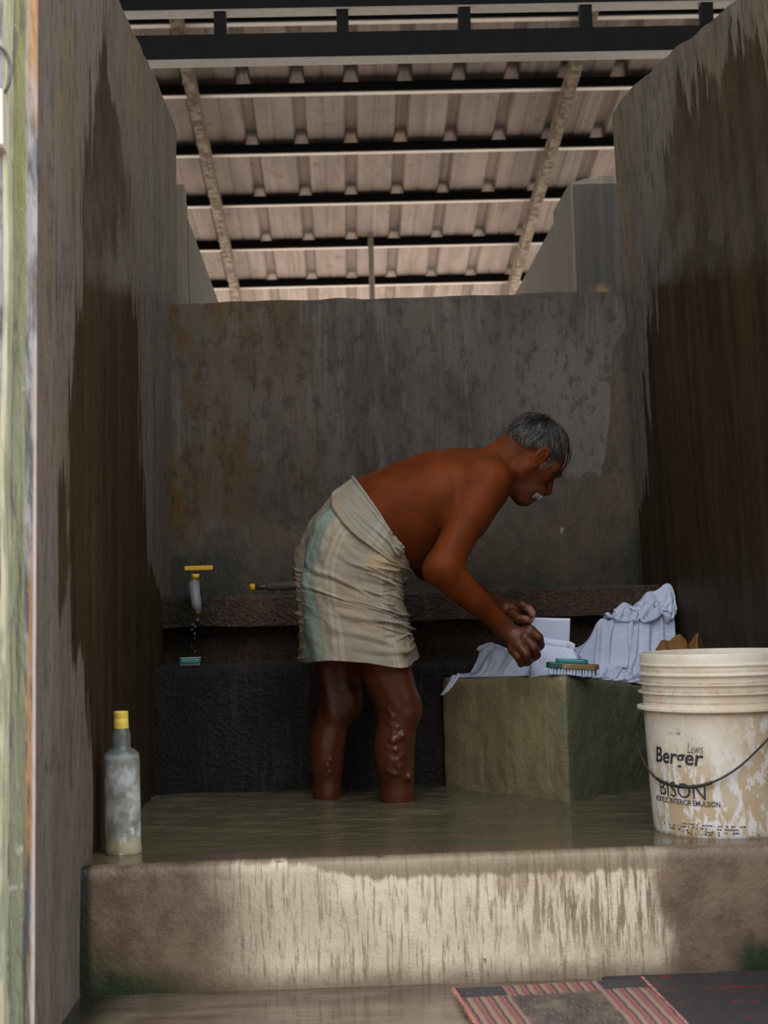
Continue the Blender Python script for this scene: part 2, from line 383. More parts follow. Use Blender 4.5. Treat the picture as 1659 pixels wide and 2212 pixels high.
def roof_material():
    n = NT('roof_sheet_metal'); a = n.noise(1, 5, .65, (9, 1.6, 1)); st = n.noise(1, 4, .6, (55, .7, 1)); b = n.noise(14, 4, .6)
    c = n.mix(n.step(.3, .7, a), (.205, .168, .156), (.140, .116, .108))
    c = n.mix(n.mul(n.step(.5, .7, st), .45), c, (.265, .222, .206))
    c = n.mix(n.mul(n.step(.58, .70, b), .5), c, (.085, .066, .058))
    return n.done(c, .85, n.bump(b, .1, .004), Specular_IOR_Level=.06)
M_roof = roof_material()
M_purlin = plain('black_paint', (.006, .006, .007), .8, .3, Specular_IOR_Level=.15)
M_lip = plain('pale_lip', (.20, .165, .145), .6, .3, 30)  # pale tone for the strips along the undersides
def rafter_material():
    n = NT('rusty_plastered_steel'); a = n.noise(22, 5, .65); b = n.noise(8, 4)
    c = n.mix(n.step(.42, .58, a), (.17, .14, .115), (.075, .056, .042)); c = n.mix(n.step(.6, .75, b), c, (.09, .05, .028))
    return n.done(c, .9, n.bump(a, .4, .004), Specular_IOR_Level=.08)
M_rafter = rafter_material()
M_skyblock = plain('sky_block_plaster', (.055, .048, .042), .9, .3, 3)  # for the unseen walls added to block sky light
M_fwall = plain('far_plaster', (.13, .108, .088), .9, .35, 6, .4)
def stained(name, c, c2):
    n = NT(name); s_ = n.noise(1, 5, .65, (30, 30, 2)); y = n.step(.60, .70, n.noise(5, 4, loc=(1, 4, 2)))
    k = n.mix(n.step(.35, .65, s_), c, c2); k = n.mix(n.mul(y, .6), k, (.26, .15, .04))
    return n.done(k, .9, n.bump(n.noise(50, 4), .4, .005))
M_fend = stained('shaded_plaster', (.040, .036, .032), (.060, .053, .047))  # darker copy of the plaster, with the end face's shadow painted in
M_fpil = stained('stained_plaster', (.13, .106, .082), (.175, .145, .112))
def end_face_material():
    n = NT('painted_wall_end'); X, Z = n.axis(0), n.axis(2)
    d = n.sub(n.add(n.mul(Z, .018), -.5396), X)                       # metres left of the wall's corner
    w = n.mul(n.sub(n.noise(1, 4, .6, (30, 1, 5)), .5), .012); dw = n.add(d, w)
    st = n.noise(1, 5, .65, (120, 1, 3))
    green = n.mix(n.step(.35, .65, st), (.20, .205, .075), (.31, .315, .15))
    green = n.mix(n.mul(n.step(1.6, 1.0, Z), .7), green, n.mix(n.step(.4, .6, st), (.36, .39, .28), (.20, .225, .155)))
    green = n.mix(n.mul(n.step(.54, .64, n.noise(1, 5, .7, (45, 1, 10), (5, 1, 2))), .75), green, (.13, .135, .10))
    green = n.mix(n.mul(n.step(.66, .70, n.noise(30, 4, .6, loc=(1, 2, 8))), .8), green, (.55, .55, .45))
    grey = n.mix(n.step(.4, .6, n.noise(1, 4, .6, (50, 1, 7))), (.42, .42, .44), (.13, .125, .13))
    grey = n.mix(n.mul(n.step(.7, .3, Z), n.step(.004, .010, dw)), grey, (.10, .10, .11))
    orange = n.mix(n.step(.4, .6, st), (.52, .30, .15), (.40, .215, .075))
    c = n.mix(n.step(.016, .023, dw), grey, green)
    bo = n.mul(n.step(.0, .006, dw), n.step(.021, .015, dw))
    seg = n.step(.49, .54, n.noise(1, 5, .7, (60, 1, 3.1), (0, 0, .55)))
    hi = n.step(1.55, 1.70, n.add(Z, n.mul(n.sub(n.noise(1, 4, .6, (60, 1, 9)), .5), .25)))
    c = n.mix(n.mul(n.mx(n.mul(n.mul(bo, seg), n.step(1.40, 1.25, Z)), n.mul(hi, n.step(.019, .013, dw))), .92), c, orange)
    c = n.mix(n.mul(n.step(.007, .003, d), n.step(1.35, .9, Z)), c, (.58, .48, .46))
    h = n.add(n.noise(70, 4, .6, (1, 1, .3)), n.mul(n.step(.40, .5, n.noise(1, 4, .6, (10, 1, 2.1), (0, 0, .55))), 1.0))
    return n.done(c, .7, n.bump(h, .6, .008))
M_end = end_face_material()
def pillar_material():
    n = NT('whitewashed_pillar'); Z = n.axis(2)
    st = n.noise(1, 5, .65, (60, 1, 4)); a = n.noise(9, 5, .65, (1, 1, .5))
    c = n.mix(n.step(.38, .60, st), (.50, .50, .54), (.26, .26, .285)); c = n.mix(n.step(.50, .62, a), c, (.11, .11, .12)); c = n.mix(n.mul(n.step(.55, .62, n.noise(1, 5, .7, (90, 1, 9), (3, 1, 1))), .7), c, (.62, .63, .66))
    c = n.mix(n.mul(n.step(1.72, 1.95, Z), n.step(.40, .60, a)), c, (.42, .40, .29))
    return n.done(c, .7, n.bump(a, .4, .006))
M_pillar = pillar_material()
_n = NT('cream_edge'); _a = _n.noise(1, 5, .7, (60, 60, 6)); M_cream = _n.done(_n.mix(_n.step(.42, .58, _a), (.56, .54, .38), (.30, .31, .20)), .6)  # cream tone of the strip along the pillar's corner

# ================================================================== THE PLACE
def grid_sheet(us, vs_, fn):
    nu, nv = len(us), len(vs_)
    v = [fn(u, w) for w in vs_ for u in us]
    f = [(j*nu+i, j*nu+i+1, (j+1)*nu+i+1, (j+1)*nu+i) for j in range(nv-1) for i in range(nu-1)]
    return v, f
def slab_wall(name, fn, y0, y1, ztop, out, mat, z0=-.05, n=90, rag=.006):   # wall along Y, inner face on fn
    ys = np.linspace(y0, y1, n); mb = MB(); v = []
    for i, y in enumerate(ys):
        zt = ztop(y) + float(fbm(y*14, 3.3, 0, 4))*rag
        zt2 = zt + float(fbm(y*9, 8.1, 0, 3))*rag
        v += [(fn(y, z0), y, z0), (fn(y, zt), y, zt-.004), (fn(y, zt)+math.copysign(.006, out), y, zt), (fn(y, zt)+out, y, zt2), (fn(y, z0)+out, y, z0)]
    f = []
    for i in range(n-1):
        a, b = 5*i, 5*(i+1)
        for k in range(5):
            q = (a+k, b+k, b+(k+1) % 5, a+(k+1) % 5)
            f.append(q if out > 0 else q[::-1])
    f += [(0, 1, 2, 3, 4), tuple(5*(n-1)+k for k in (4, 3, 2, 1, 0))]
    o = mesh_obj(name, v, f, mat)
    return finish(o, kind='structure')
tl = [on_wall(257, 0, XL), on_wall(340, 175, XL), on_wall(379, 272, XL)]
zl = lambda y: float(np.interp(y, [p[1] for p in tl], [p[2] for p in tl])) + (max(0, tl[0][1]-y))*-.02
wl = slab_wall('wall_left', XL, 2.53, tl[2][1]+.02, zl, -.12, M_left)
tr = [on_wall(1590, 0, XR), on_wall(1440, 118, XR), on_wall(1345, 205, XR), on_wall(1322, 245, XR)]
trs = sorted([(p[1], p[2]) for p in tr])
zr = lambda y: float(np.interp(y, [p[0] for p in trs], [p[1] for p in trs]))
wr = slab_wall('wall_right', XR, 2.45, trs[-1][0], zr, .12, M_right)
finish(wl, 'left plastered stall wall with a tall dark wet stain', 'wall'); finish(wr, 'right plastered stall wall dark with damp', 'wall')
# front end of the left wall and the whitewashed pillar beside it
mb = MB(); y = 2.53; zt = 2.6
mb.hexa([(XL(y, -.05)-.12, y-.012, -.05), (XL(y, -.05)-.001, y-.012, -.05), (XL(y, -.05)-.001, y, -.05), (XL(y, -.05)-.12, y, -.05)],
        [(XL(y, zt)-.12, y-.012, zt), (XL(y, zt)-.001, y-.012, zt), (XL(y, zt)-.001, y, zt), (XL(y, zt)-.12, y, zt)])
mb.obj('painted_end', M_end, wl, bevel=.004)
MB().hexa([(XL(y, -.05)-.01, y, -.05), (XL(y, -.05)-.005, y, -.05), (XL(y, -.05)-.005, y+.02, -.05), (XL(y, -.05)-.01, y+.02, -.05)],
        [(XL(y, zt)-.01, y, zt), (XL(y, zt)-.005, y, zt), (XL(y, zt)-.005, y+.02, zt), (XL(y, zt)-.01, y+.02, zt)]).obj('joint', M_fwall, wl)
yp = 2.47
def pil(x, z): return XL(yp, z)+x
PILX = -.042
pz = np.linspace(-.05, 2.6, 60); v, f = [], []
for z in pz:
    e = float(fbm(z*6, 1.7, 0, 3))*.0025
    v += [(pil(-.45, z), yp, z), (pil(PILX-.004, z)+e, yp, z), (pil(PILX, z)+e, yp+.008, z), (pil(PILX, z), 2.66, z), (pil(-.45, z), 2.66, z)]
for i in range(59):
    a, b = 5*i, 5*i+5
    f += [(a+k, a+(k+1) % 5, b+(k+1) % 5, b+k) for k in range(5)]
f += [(4, 3, 2, 1, 0), tuple(295+k for k in range(5))]
p_ = finish(mesh_obj('pillar', v, f, M_pillar), 'whitewashed grey pillar at the left front', 'pillar', kind='structure')
v, f = [], []
for z in pz:
    e = float(fbm(z*6, 1.7, 0, 3))*.0025
    v += [(pil(PILX-.006, z)+e, yp-.0015, z), (pil(PILX+.002, z)+e, yp-.0015, z), (pil(PILX+.0025, z)+e, yp+.03, z)]
for i in range(59): f += [(3*i, 3*i+1, 3*i+4, 3*i+3), (3*i+1, 3*i+2, 3*i+5, 3*i+4)]
mesh_obj('edge_strip', v, f, M_cream, p_)

# back wall
BY = 4.45
bl, br = PY(381, 655, BY), PY(1347, 628, BY)
xs = np.concatenate([[-4.1], np.linspace(-.60, .95, 70), [4.5]])
v = []
for x in xs:
    zt = float(np.interp(x, [bl[0], br[0]], [bl[2], br[2]])) + float(fbm(x*12, 2, 0, 4))*.003
    v += [(x, BY, .2), (x, BY, zt-.006), (x, BY+.006, zt), (x, BY+.11, zt), (x, BY+.11, .2)]
f = []
for i in range(71):
    a, b = 5*i, 5*i+5
    f += [(a+k, a+(k+1) % 5, b+(k+1) % 5, b+k)[::-1] for k in range(5)]
wb = finish(mesh_obj('wall_back', v, f, M_back), 'low back wall of stained plaster behind the man', 'wall', kind='structure')

# floor, ground, basin floor
opp = finish(MB().box((-9, -3.6, -.05), (9, -3.3, 3.2)).obj('wall_sky_block', M_skyblock), 'unseen wall added behind the viewpoint to block low sky light', 'wall', kind='structure')  # added out of view to keep low sky light off the interior
fl = finish(MB().box((-.95, -1.0, -.06), (1.6, 2.96, 0)).obj('floor', M_floor), 'wet brown cement floor in front of the step', 'floor', kind='structure')
gr = finish(MB().box((-30, -30, -.30), (30, 60, -.05)).obj('ground', M_ground), 'bare ground around the shed', 'ground', kind='structure')
sf = finish(MB().box((-28, -28, -.10), (28, 9.5, -.045)).obj('bounce_cut_slab', M_dslab), 'unseen dark ground slab added to cut bounce light on the roof', 'floor', kind='structure')  # added, and widened far past the shed, to limit bounce onto the roof
bf = finish(MB().box((-.60, 3.26, -.05), (1.02, 4.10, .03)).obj('basin_floor', M_riser), 'basin floor under the water', 'floor', kind='structure')
# kerb (front wall of the basin)
KY = 2.94
prof = [(KY, -.05), (KY-.004, .05), (KY, .15), (KY+.002, .222), (KY+.005, .235), (KY+.012, .2425), (KY+.024, .2455), (KY+.06, .2462), (KY+.12, .2462), (KY+.22, .2425), (KY+.36, .238), (KY+.37, -.05)]
xs = np.linspace(-.545, 1.03, 220); v, f = [], []
for x in xs:
    for k, (y, z) in enumerate(prof):
        g = 1 if 0 < k < 7 else 0
        yy = y + g*float(fbm(x*5, z*5, 1, 4))*.004; zz = z + (float(fbm(x*8, 1, k*.15, 4))*.0025 if 2 < k < 7 else 0)
        v.append((x, yy, zz))
m = len(prof)
for i in range(219):
    for k in range(m-1): f.append((i*m+k, (i+1)*m+k, (i+1)*m+k+1, i*m+k+1))
f += [tuple(range(m)), tuple(219*m+k for k in range(m-1, -1, -1))]
kb = finish(mesh_obj('basin_kerb', v, f, M_kerb, smooth=True), 'pale streaked cement step holding back the water', 'step', kind='structure')
# water
xs = np.linspace(-.56, 1.02, 200); ys = np.concatenate([np.linspace(3.02, 3.3, 40), np.linspace(3.31, 4.07, 110)])
gx, gy = np.meshgrid(xs, ys)
amp = sm(3.10, 3.45, gy)*.0034
gz = WZ - .0012 + amp*(fbm(gx*7, gy*19, 0, 3)) + amp*.6*np.sin(gx*20+gy*52+3*fbm(gx*2, gy*3, 4, 2))
nu, nv = len(xs), len(ys); ii = np.arange((nv-1)*nu).reshape(nv-1, nu)[:, :-1].ravel()
wf = np.stack([ii, ii+1, ii+1+nu, ii+nu], 1)
wt = finish(mesh_obj('basin_water', np.stack([gx, gy, gz], -1).reshape(-1, 3), wf, M_water, smooth=True), 'murky olive water filling the basin around the man\'s legs', 'water', kind='stuff')

# ledge behind: black riser, recessed slope, brown band
RY = 4.05
def rough_block(name, pts, x0, x1, mat, n=120, amp=.004):      # prism along X with a noisy section
    xs = np.linspace(x0, x1, n); m = len(pts); v, f = [], []
    for x in xs:
        for k, (y, z) in enumerate(pts):
            v.append((x, y+float(fbm(x*9, z*9, k, 4))*amp, z+float(fbm(x*7, y*7, k+9, 4))*amp))
    for i in range(n-1):
        for k in range(m): f.append((i*m+k, (i+1)*m+k, (i+1)*m+(k+1) % m, i*m+(k+1) % m))
    f += [tuple(range(m)), tuple((n-1)*m+k for k in range(m-1, -1, -1))]
    return finish(mesh_obj(name, v, f, mat, smooth=False), kind='structure')
zt1 = PY(520, 1440, RY)[2]
b0, b1 = PY(560, 1352, 4.22)[2], PY(560, 1287, 4.22)[2]
r1 = rough_block('ledge_step', [(RY, 0), (RY, .12), (RY-.002, zt1-.02), (RY+.008, zt1-.004), (RY+.03, zt1), (4.30, zt1+.004), (4.34, 0)], -.56, 1.0, M_riser)
finish(r1, 'wet black cement riser behind the man\'s legs', 'ledge')
r2 = rough_block('ledge_slope', [(4.285, zt1-.02), (4.285, zt1+.03), (4.33, b0+.02), (4.46, b0+.02), (4.46, zt1-.02)], -.56, .98, M_band); finish(r2, 'dark recessed slope under the brown band', 'ledge')
r3 = rough_block('ledge_band', [(4.22, b0), (4.216, b0+.04), (4.22, b1-.008), (4.23, b1), (4.46, b1+.004), (4.46, b0)], -.56, .98, M_band); finish(r3, 'wet brown cement band along the foot of the back wall', 'ledge')

# walls of the stalls behind
zf = PY(1235, 392, 4.82)[2]
xf = PY(1235, 500, 4.82)[0]
fr = finish(MB().box((xf+.015, 4.84, -.05), (xf+.35, 7.6, zf-.01)).obj('wall_far_right', M_fwall), 'partition wall of the stall beyond, on the right', 'wall', kind='structure')
v, f = [], []
xs = np.linspace(xf, xf+.36, 30)
for x in xs:
    zt = zf+float(fbm(x*40, 0, 0, 4))*.006+.10*(x-xf)
    v += [(x, 4.82, -.05), (x, 4.82, zt), (x, 5.22, zt+.01), (x, 5.22, -.05)]
f = [(4*i+k, 4*i+4+k, 4*i+4+(k+1) % 4, 4*i+(k+1) % 4) for i in range(29) for k in range(4)]+[(3, 2, 1, 0), (116, 117, 118, 119)]
e1 = mesh_obj('end_pier', v, f, M_fpil, fr)
MB().box((xf+.012, 4.812, -.05), (xf+.36, 4.8195, zf-.012)).obj('shaded_end_face', M_fend, fr)  # thin dark sheet carrying the painted shadow of the pier's front
zfl, zfl2 = PY(392, 397, 4.66)[2], PY(408, 475, 4.80)[2]
xfl = PY(403, 500, 4.7)[0]
fl2 = finish(MB().hexa([(xfl-.3, 4.80, -.05), (xfl-.004, 4.80, -.05), (xfl-.004, 7.6, -.05), (xfl-.3, 7.6, -.05)], [(xfl-.3, 4.80, zfl2), (xfl-.004, 4.80, zfl2), (xfl-.004, 7.6, zfl2-.10), (xfl-.3, 7.6, zfl2-.10)]).obj('wall_far_left', M_fwall), 'partition wall of the stall beyond, on the left', 'wall', kind='structure')
MB().box((xfl-.3, 4.66, -.05), (xfl, 4.72, zfl)).obj('end_pier', M_fpil, fl2, bevel=.006)
MB().box((xfl-.3, 4.72, -.05), (xfl-.006, 4.80, zfl-.03)).obj('end_filler', M_fend, fl2)

# ------------------------------------------------------------------ roof
HR, SR = 3.79, .158
def roofz(Y): return ZC + HR - SR*Y
ceil = bpy.data.objects.new('ceiling', None); col.objects.link(ceil); ceil.location = (0, 7, roofz(7)); finish(ceil, 'sloping roof of ribbed metal sheets on black purlins', 'roof', kind='structure')
YF, YE = 2.9, 10.9
pitch_r = .275
rx0 = PY(525, 175, 7.44)[0]           # a rib seen just left of the centre
def rib_profile(xa):                  # one rib and one pan, from the pan's left edge
    return [(xa-.040, 0), (xa-.024, .044), (xa+.024, .044), (xa+.040, 0), (xa+.115, 0), (xa+.120, .004), (xa+.130, .004), (xa+.135, 0), (xa+pitch_r-.042, 0)]
k0 = -20
for s_ in range(10):
    pts = []
    for j in range(4):
        pts += rib_profile(rx0+(k0+4*s_+j)*pitch_r)[:-1]
    xa = rx0+(k0+4*s_+4)*pitch_r; pts += [(xa-.042, -.001), (xa-.030, .012)]
    v = [(x, YF, roofz(YF)+.05+z) for x, z in pts]+[(x, YE, roofz(YE)+.05+z) for x, z in pts]
    m = len(pts); f = [(i, i+1, m+i+1, m+i) for i in range(m-1)]
    v2 = [(x, y, z+.0012) for x, y, z in v]; f2 = [tuple(q+2*m for q in t[::-1]) for t in f]
    mesh_obj('roof_sheet', v+v2, f+f2, M_roof, ceil)
sl_ = math.atan(SR)
YPs = [4.10+.667*i for i in range(-1, 10)]
off = 7.45-min(YPs, key=lambda a: abs(a-7.45)); YPs = [y+off for y in YPs]
for y in YPs:
    z = roofz(y)+.05
    p = MB().box((-4.05, y-.02, z-.052), (4.45, y+.022, z-.0045)).obj('purlin', M_purlin, ceil)
    MB().box((-4.05, y-.019, z-.058), (4.45, y+.026, z-.0523)).obj('lower_lip', M_lip, p)
for (xa, ya), wpx in (((420, 170), 1), ((1222, 170), 1)):
    c = PY(xa, ya, 7.44)[0]
    for dx in (0,):
        w = .026
        ya_, yb_ = 5.55, YE-.1
        za, zb = roofz(ya_)+.05-.06, roofz(yb_)+.05-.06
        MB().hexa([(c-w, ya_, za-.085), (c+w, ya_, za-.085), (c+w, yb_, zb-.085), (c-w, yb_, zb-.085)], [(c-w, ya_, za), (c+w, ya_, za), (c+w, yb_, zb), (c-w, yb_, zb)]).obj('rafter', M_rafter, ceil)
# unseen walls added at the shed's two ends to block sky light from the sides
for nm_, x_ in (('wall_sky_block_left', -4.2), ('wall_sky_block_right', 4.6)):
    finish(MB().hexa([(x_-.1, YF+.3, -.05), (x_+.1, YF+.3, -.05), (x_+.1, YE-1.2, -.05), (x_-.1, YE-1.2, -.05)], [(x_-.1, YF+.3, roofz(YF+.3)-.02), (x_+.1, YF+.3, roofz(YF+.3)-.02), (x_+.1, YE-1.2, roofz(YE-1.2)-.02), (x_-.1, YE-1.2, roofz(YE-1.2)-.02)]).obj(nm_, M_skyblock), 'unseen end wall added to block sky light from the side', 'wall', kind='structure')
# ladder girder
GY = 5.15
g0, g1 = PY(830, 74, GY)[2], PY(830, 126, GY)[2]
c0 = PY(830, 20, GY)[2]
gx0, gx1 = -4.1, 4.5
gd = MB().box((gx0, GY-.03, g1), (gx1, GY+.03, g0)).obj('girder', M_purlin, ceil)
MB().box((gx0, GY-.029, g1-.008), (gx1, GY+.034, g1-.0005)).obj('lower_lip', M_lip, gd)
t_ = MB().box((gx0, GY-.03, c0), (gx1, GY+.03, c0+.085)).obj('top_chord', M_purlin, ceil)
MB().box((gx0, GY-.029, c0-.007), (gx1, GY+.034, c0-.0005)).obj('lower_lip', M_lip, t_)
x1_, x2_ = PY(740, 50, GY)[0], PY(1003, 50, GY)[0]
for i in range(-9, 13):
    x = x1_+i*(x2_-x1_)
    if gx0+.1 < x < gx1-.1: MB().box((x-.021, GY-.022, g0), (x+.021, GY+.022, c0-.0075)).obj('upright', M_purlin, gd)
pa = PY(800, 510, 9.44)
po = MB().tube([(pa[0], 9.44-.06, -.05), (pa[0], 9.44-.06, roofz(9.38)+.03)], .018, 12).obj('pale_post', plain('pale_pipe', (.42, .36, .30), .5), base=(pa[0], 9.38, -.05), smooth=True)
finish(po, 'slim pale pipe post rising to the roof beyond the back wall', 'post')

# ================================================================== THE MAN
BODY_Y = 3.80
PPM = F/BODY_Y
def B(px, py, dy=0.0): return PY(px, py, BODY_Y+dy)
class SDF:
    def __init__(s, lo, hi, h):
        s.lo = np.array(lo, float); s.h = h; s.n = np.ceil((np.array(hi)-s.lo)/h).astype(int)+1
        s.F = np.full(s.n, .2, np.float32)
    def reg(s, lo, hi):
        a = np.clip(np.floor((np.asarray(lo)-s.lo)/s.h).astype(int), 0, s.n-1); b = np.clip(np.ceil((np.asarray(hi)-s.lo)/s.h).astype(int)+1, 0, s.n)
        if np.any(b <= a): return None
        ax = [((np.arange(a[i], b[i])*s.h)+s.lo[i]).astype(np.float32) for i in range(3)]
        return (slice(a[0], b[0]), slice(a[1], b[1]), slice(a[2], b[2])), np.meshgrid(*ax, indexing='ij', sparse=True)
    def comb(s, sl, d, k, sub=False):
        A = s.F[sl]
        if sub:
            d = -d; h = np.maximum(k-np.abs(A-d), 0)/k; s.F[sl] = np.maximum(A, d)+h*h*k*.25
        else:
            h = np.maximum(k-np.abs(A-d), 0)/k; s.F[sl] = np.minimum(A, d)-h*h*k*.25
    def cone(s, a, b, ra, rb, k=.02, sy=1.0, sub=False):      # round cone, widened sy times along Y
        a, b = np.array(a, float), np.array(b, float); R = max(ra, rb)
        m = np.array([R, R*sy, R])+k+2*s.h
        g = s.reg(np.minimum(a, b)-m, np.maximum(a, b)+m)
        if g is None: return
        sl, (X, Y, Z) = g
        yc = (a[1]+b[1])/2
        Y2 = (Y-yc)/sy+yc; a2, b2 = a.copy(), b.copy(); a2[1] = (a[1]-yc)/sy+yc; b2[1] = (b[1]-yc)/sy+yc
        d = b2-a2; L2 = max(d.dot(d), 1e-12)
        t = np.clip(((X-a2[0])*d[0]+(Y2-a2[1])*d[1]+(Z-a2[2])*d[2])/L2, 0, 1)
        q = np.sqrt((X-a2[0]-t*d[0])**2+(Y2-a2[1]-t*d[1])**2+(Z-a2[2]-t*d[2])**2)-(ra+(rb-ra)*t)
        s.comb(sl, q, k, sub)
    def chain(s, pts, rs, k=.02, sy=1.0):
        if sy != 1.0:
            for i in range(len(pts)-1): s.cone(pts[i], pts[i+1], rs[i], rs[i+1], k, sy)
            return
        A = np.array(pts, float); m = max(rs)+k+2*s.h; g = s.reg(A.min(0)-m, A.max(0)+m)
        if g is None: return
        sl, (X, Y, Z) = g; best = None
        for i in range(len(pts)-1):                           # the limb's own pieces meet without swelling
            a, d = A[i], A[i+1]-A[i]; L2 = max(d.dot(d), 1e-12)
            t = np.clip(((X-a[0])*d[0]+(Y-a[1])*d[1]+(Z-a[2])*d[2])/L2, 0, 1)
            q = np.sqrt((X-a[0]-t*d[0])**2+(Y-a[1]-t*d[1])**2+(Z-a[2]-t*d[2])**2)-(rs[i]+(rs[i+1]-rs[i])*t)
            best = q if best is None else np.minimum(best, q)
        s.comb(sl, best, k)
    def ell(s, c, r, R=None, k=.02, sub=False):               # ellipsoid, R columns = local axes
        c = np.array(c, float); r = np.array(r, float); R = np.eye(3) if R is None else np.array(R, float)
        e = np.sqrt(((R*r)**2).sum(1))+k+2*s.h
        g = s.reg(c-e, c+e)
        if g is None: return
        sl, (X, Y, Z) = g
        X, Y, Z = X-c[0], Y-c[1], Z-c[2]
        k0 = 0; k1 = 0
        for i in range(3):
            l = X*R[0, i]+Y*R[1, i]+Z*R[2, i]; k0 = k0+(l/r[i])**2; k1 = k1+(l/r[i]**2)**2
        k0 = np.sqrt(k0); k1 = np.sqrt(k1)+1e-9
        s.comb(sl, k0*(k0-1)/k1, k, sub)
    def mesh(s):                                              # naive surface nets
        Fv = s.F; ins = Fv < 0
        c = np.zeros(np.array(Fv.shape)-1, np.uint8)
        for i in (0, 1):
            for j in (0, 1):
                for k in (0, 1): c += ins[i:Fv.shape[0]-1+i, j:Fv.shape[1]-1+j, k:Fv.shape[2]-1+k]
        idx = np.argwhere((c > 0) & (c < 8)); vid = np.full(c.shape, -1, np.int32); vid[tuple(idx.T)] = np.arange(len(idx))
        P = np.zeros((len(idx), 3)); cnt = np.zeros(len(idx))
        co = [np.array(q) for q in ((0,0,0), (1,0,0), (0,1,0), (1,1,0), (0,0,1), (1,0,1), (0,1,1), (1,1,1))]
        for a, b in ((0,1), (2,3), (4,5), (6,7), (0,2), (1,3), (4,6), (5,7), (0,4), (1,5), (2,6), (3,7)):
            fa = Fv[tuple((idx+co[a]).T)].astype(float); fb = Fv[tuple((idx+co[b]).T)].astype(float)
            m = (fa < 0) != (fb < 0); t = np.where(m, fa/np.where(m, fa-fb, 1), 0)
            P += np.where(m[:, None], co[a]+(co[b]-co[a])*t[:, None], 0); cnt += m
        V = (idx+P/cnt[:, None])*s.h+s.lo
        faces = []
        for ax in range(3):
            A = np.take(ins, range(ins.shape[ax]-1), ax); Bq = np.take(ins, range(1, ins.shape[ax]), ax)
            e = np.argwhere(A != Bq); o1, o2 = [(1, 2), (2, 0), (0, 1)][ax]
            ok = (e[:, o1] > 0) & (e[:, o2] > 0) & (e[:, o1] < c.shape[o1]) & (e[:, o2] < c.shape[o2]); e = e[ok]
            fl = A[tuple(e.T)]
            d1 = np.zeros(3, int); d1[o1] = 1; d2 = np.zeros(3, int); d2[o2] = 1
            q = np.stack([vid[tuple((e-d1-d2).T)], vid[tuple((e-d2).T)], vid[tuple(e.T)], vid[tuple((e-d1).T)]], 1)
            q[~fl] = q[~fl][:, ::-1]; faces.append(q)
        return V, np.concatenate(faces)
p2 = lambda r: r/PPM
body = SDF((B(620, 1200)[0], 3.46, .02), (B(1262, 1200)[0], 4.16, B(1100, 880)[2]), .0027)
# torso
T = [((752, 1165), 88), ((796, 1128), 84), ((880, 1102), 95), ((962, 1076), 98), ((1026, 1052), 66)]
for i in range(4):
    (a, ra), (b, rb) = T[i], T[i+1]; sy = (1.42, 1.46, 1.52, 1.75)[i]
    body.cone(B(*a), B(*b), p2(ra), p2(rb), .05, sy)
body.cone(B(835, 1150), B(880, 1152), p2(80), p2(74), .05, 1.35)              # belly
body.cone(B(905, 1130, -.02), B(985, 1105, -.02), p2(78), p2(70), .04, 1.5)     # rib cage / breast
for s_ in (-1, 1):
    body.cone(B(1000, 1038, s_*.085), B(1045, 1040, s_*.150), p2(50), p2(46), .035)   # scapula to shoulder
    body.cone(B(930, 1070, s_*.10), B(1000, 1062, s_*.135), p2(50), p2(40), .03)      # side of the back
    body.cone(B(1000, 1000, s_*.04), B(1060, 1002, s_*.10), p2(24), p2(24), .04)      # trapezius
body.chain([B(1046, 1036), B(1082, 998), B(1118, 978)], [p2(58), p2(46), p2(47)], .035)   # neck
body.cone(B(1092, 1010, -.045), B(1062, 1050, -.03), p2(15), p2(15), .03)
# near (right) arm
EL, WR = B(956, 1228, -.215), B(1086, 1354, -.115)
body.chain([B(1053, 1041, -.160), B(1030, 1090, -.178), B(1003, 1135, -.192), B(975, 1190, -.206), EL], [p2(51), p2(45), p2(38.5), p2(36), p2(36)], .022)
body.chain([EL, B(990, 1264, -.196), B(1022, 1294, -.176), B(1060, 1328, -.140), WR], [p2(36), p2(33), p2(28.5), p2(22.5), p2(21)], .02)
body.ell(B(935, 1238, -.225), [p2(15)]*3, None, .02)
# far (left) arm
EF, WF = B(925, 1222, .215), B(1092, 1316, .075)
body.chain([B(1053, 1041, .160), B(990, 1135, .20), EF], [p2(48), p2(38), p2(33)], .022)
body.chain([EF, B(985, 1254, .185), B(1045, 1292, .12), WF], [p2(32), p2(28), p2(21), p2(18)], .02)
def hand(wrist, palm, knuckles, fingers, thumb, rp, rf, k=.0035):
    body.cone(wrist, palm, p2(19), rp, .016)
    for q in knuckles: body.cone(palm, q, rp*.92, rf*1.12, .009)
    for i in range(len(knuckles)-1): body.cone(knuckles[i], knuckles[i+1], rf*1.0, rf*.95, .006)
    for ch in fingers: body.chain(ch, [rf*1.12, rf*1.0, rf*.86][:len(ch)] if len(ch) < 4 else [rf*1.12, rf*1.03, rf*.95, rf*.82], k)
    body.chain(thumb, [rf*1.35, rf*1.2, rf*.95], .008)
nk = [B(1146, 1362, -.132), B(1134, 1378, -.142), B(1120, 1393, -.140), B(1108, 1403, -.128)]
nf = [[nk[0], B(1164, 1377, -.138), B(1168, 1394, -.114), B(1159, 1404, -.090)], [nk[1], B(1154, 1398, -.152), B(1160, 1415, -.126), B(1152, 1422, -.098)],
      [nk[2], B(1137, 1413, -.152), B(1143, 1427, -.124), B(1138, 1432, -.098)], [nk[3], B(1119, 1418, -.138), B(1126, 1430, -.112), B(1125, 1434, -.092)]]
hand(WR, B(1112, 1376, -.118), nk, nf, [B(1108, 1362, -.085), B(1130, 1368, -.068), B(1152, 1384, -.072)], p2(20), p2(9.6))
fk = [B(1126, 1306, .052), B(1130, 1314, .072), B(1128, 1322, .090), B(1122, 1330, .104)]
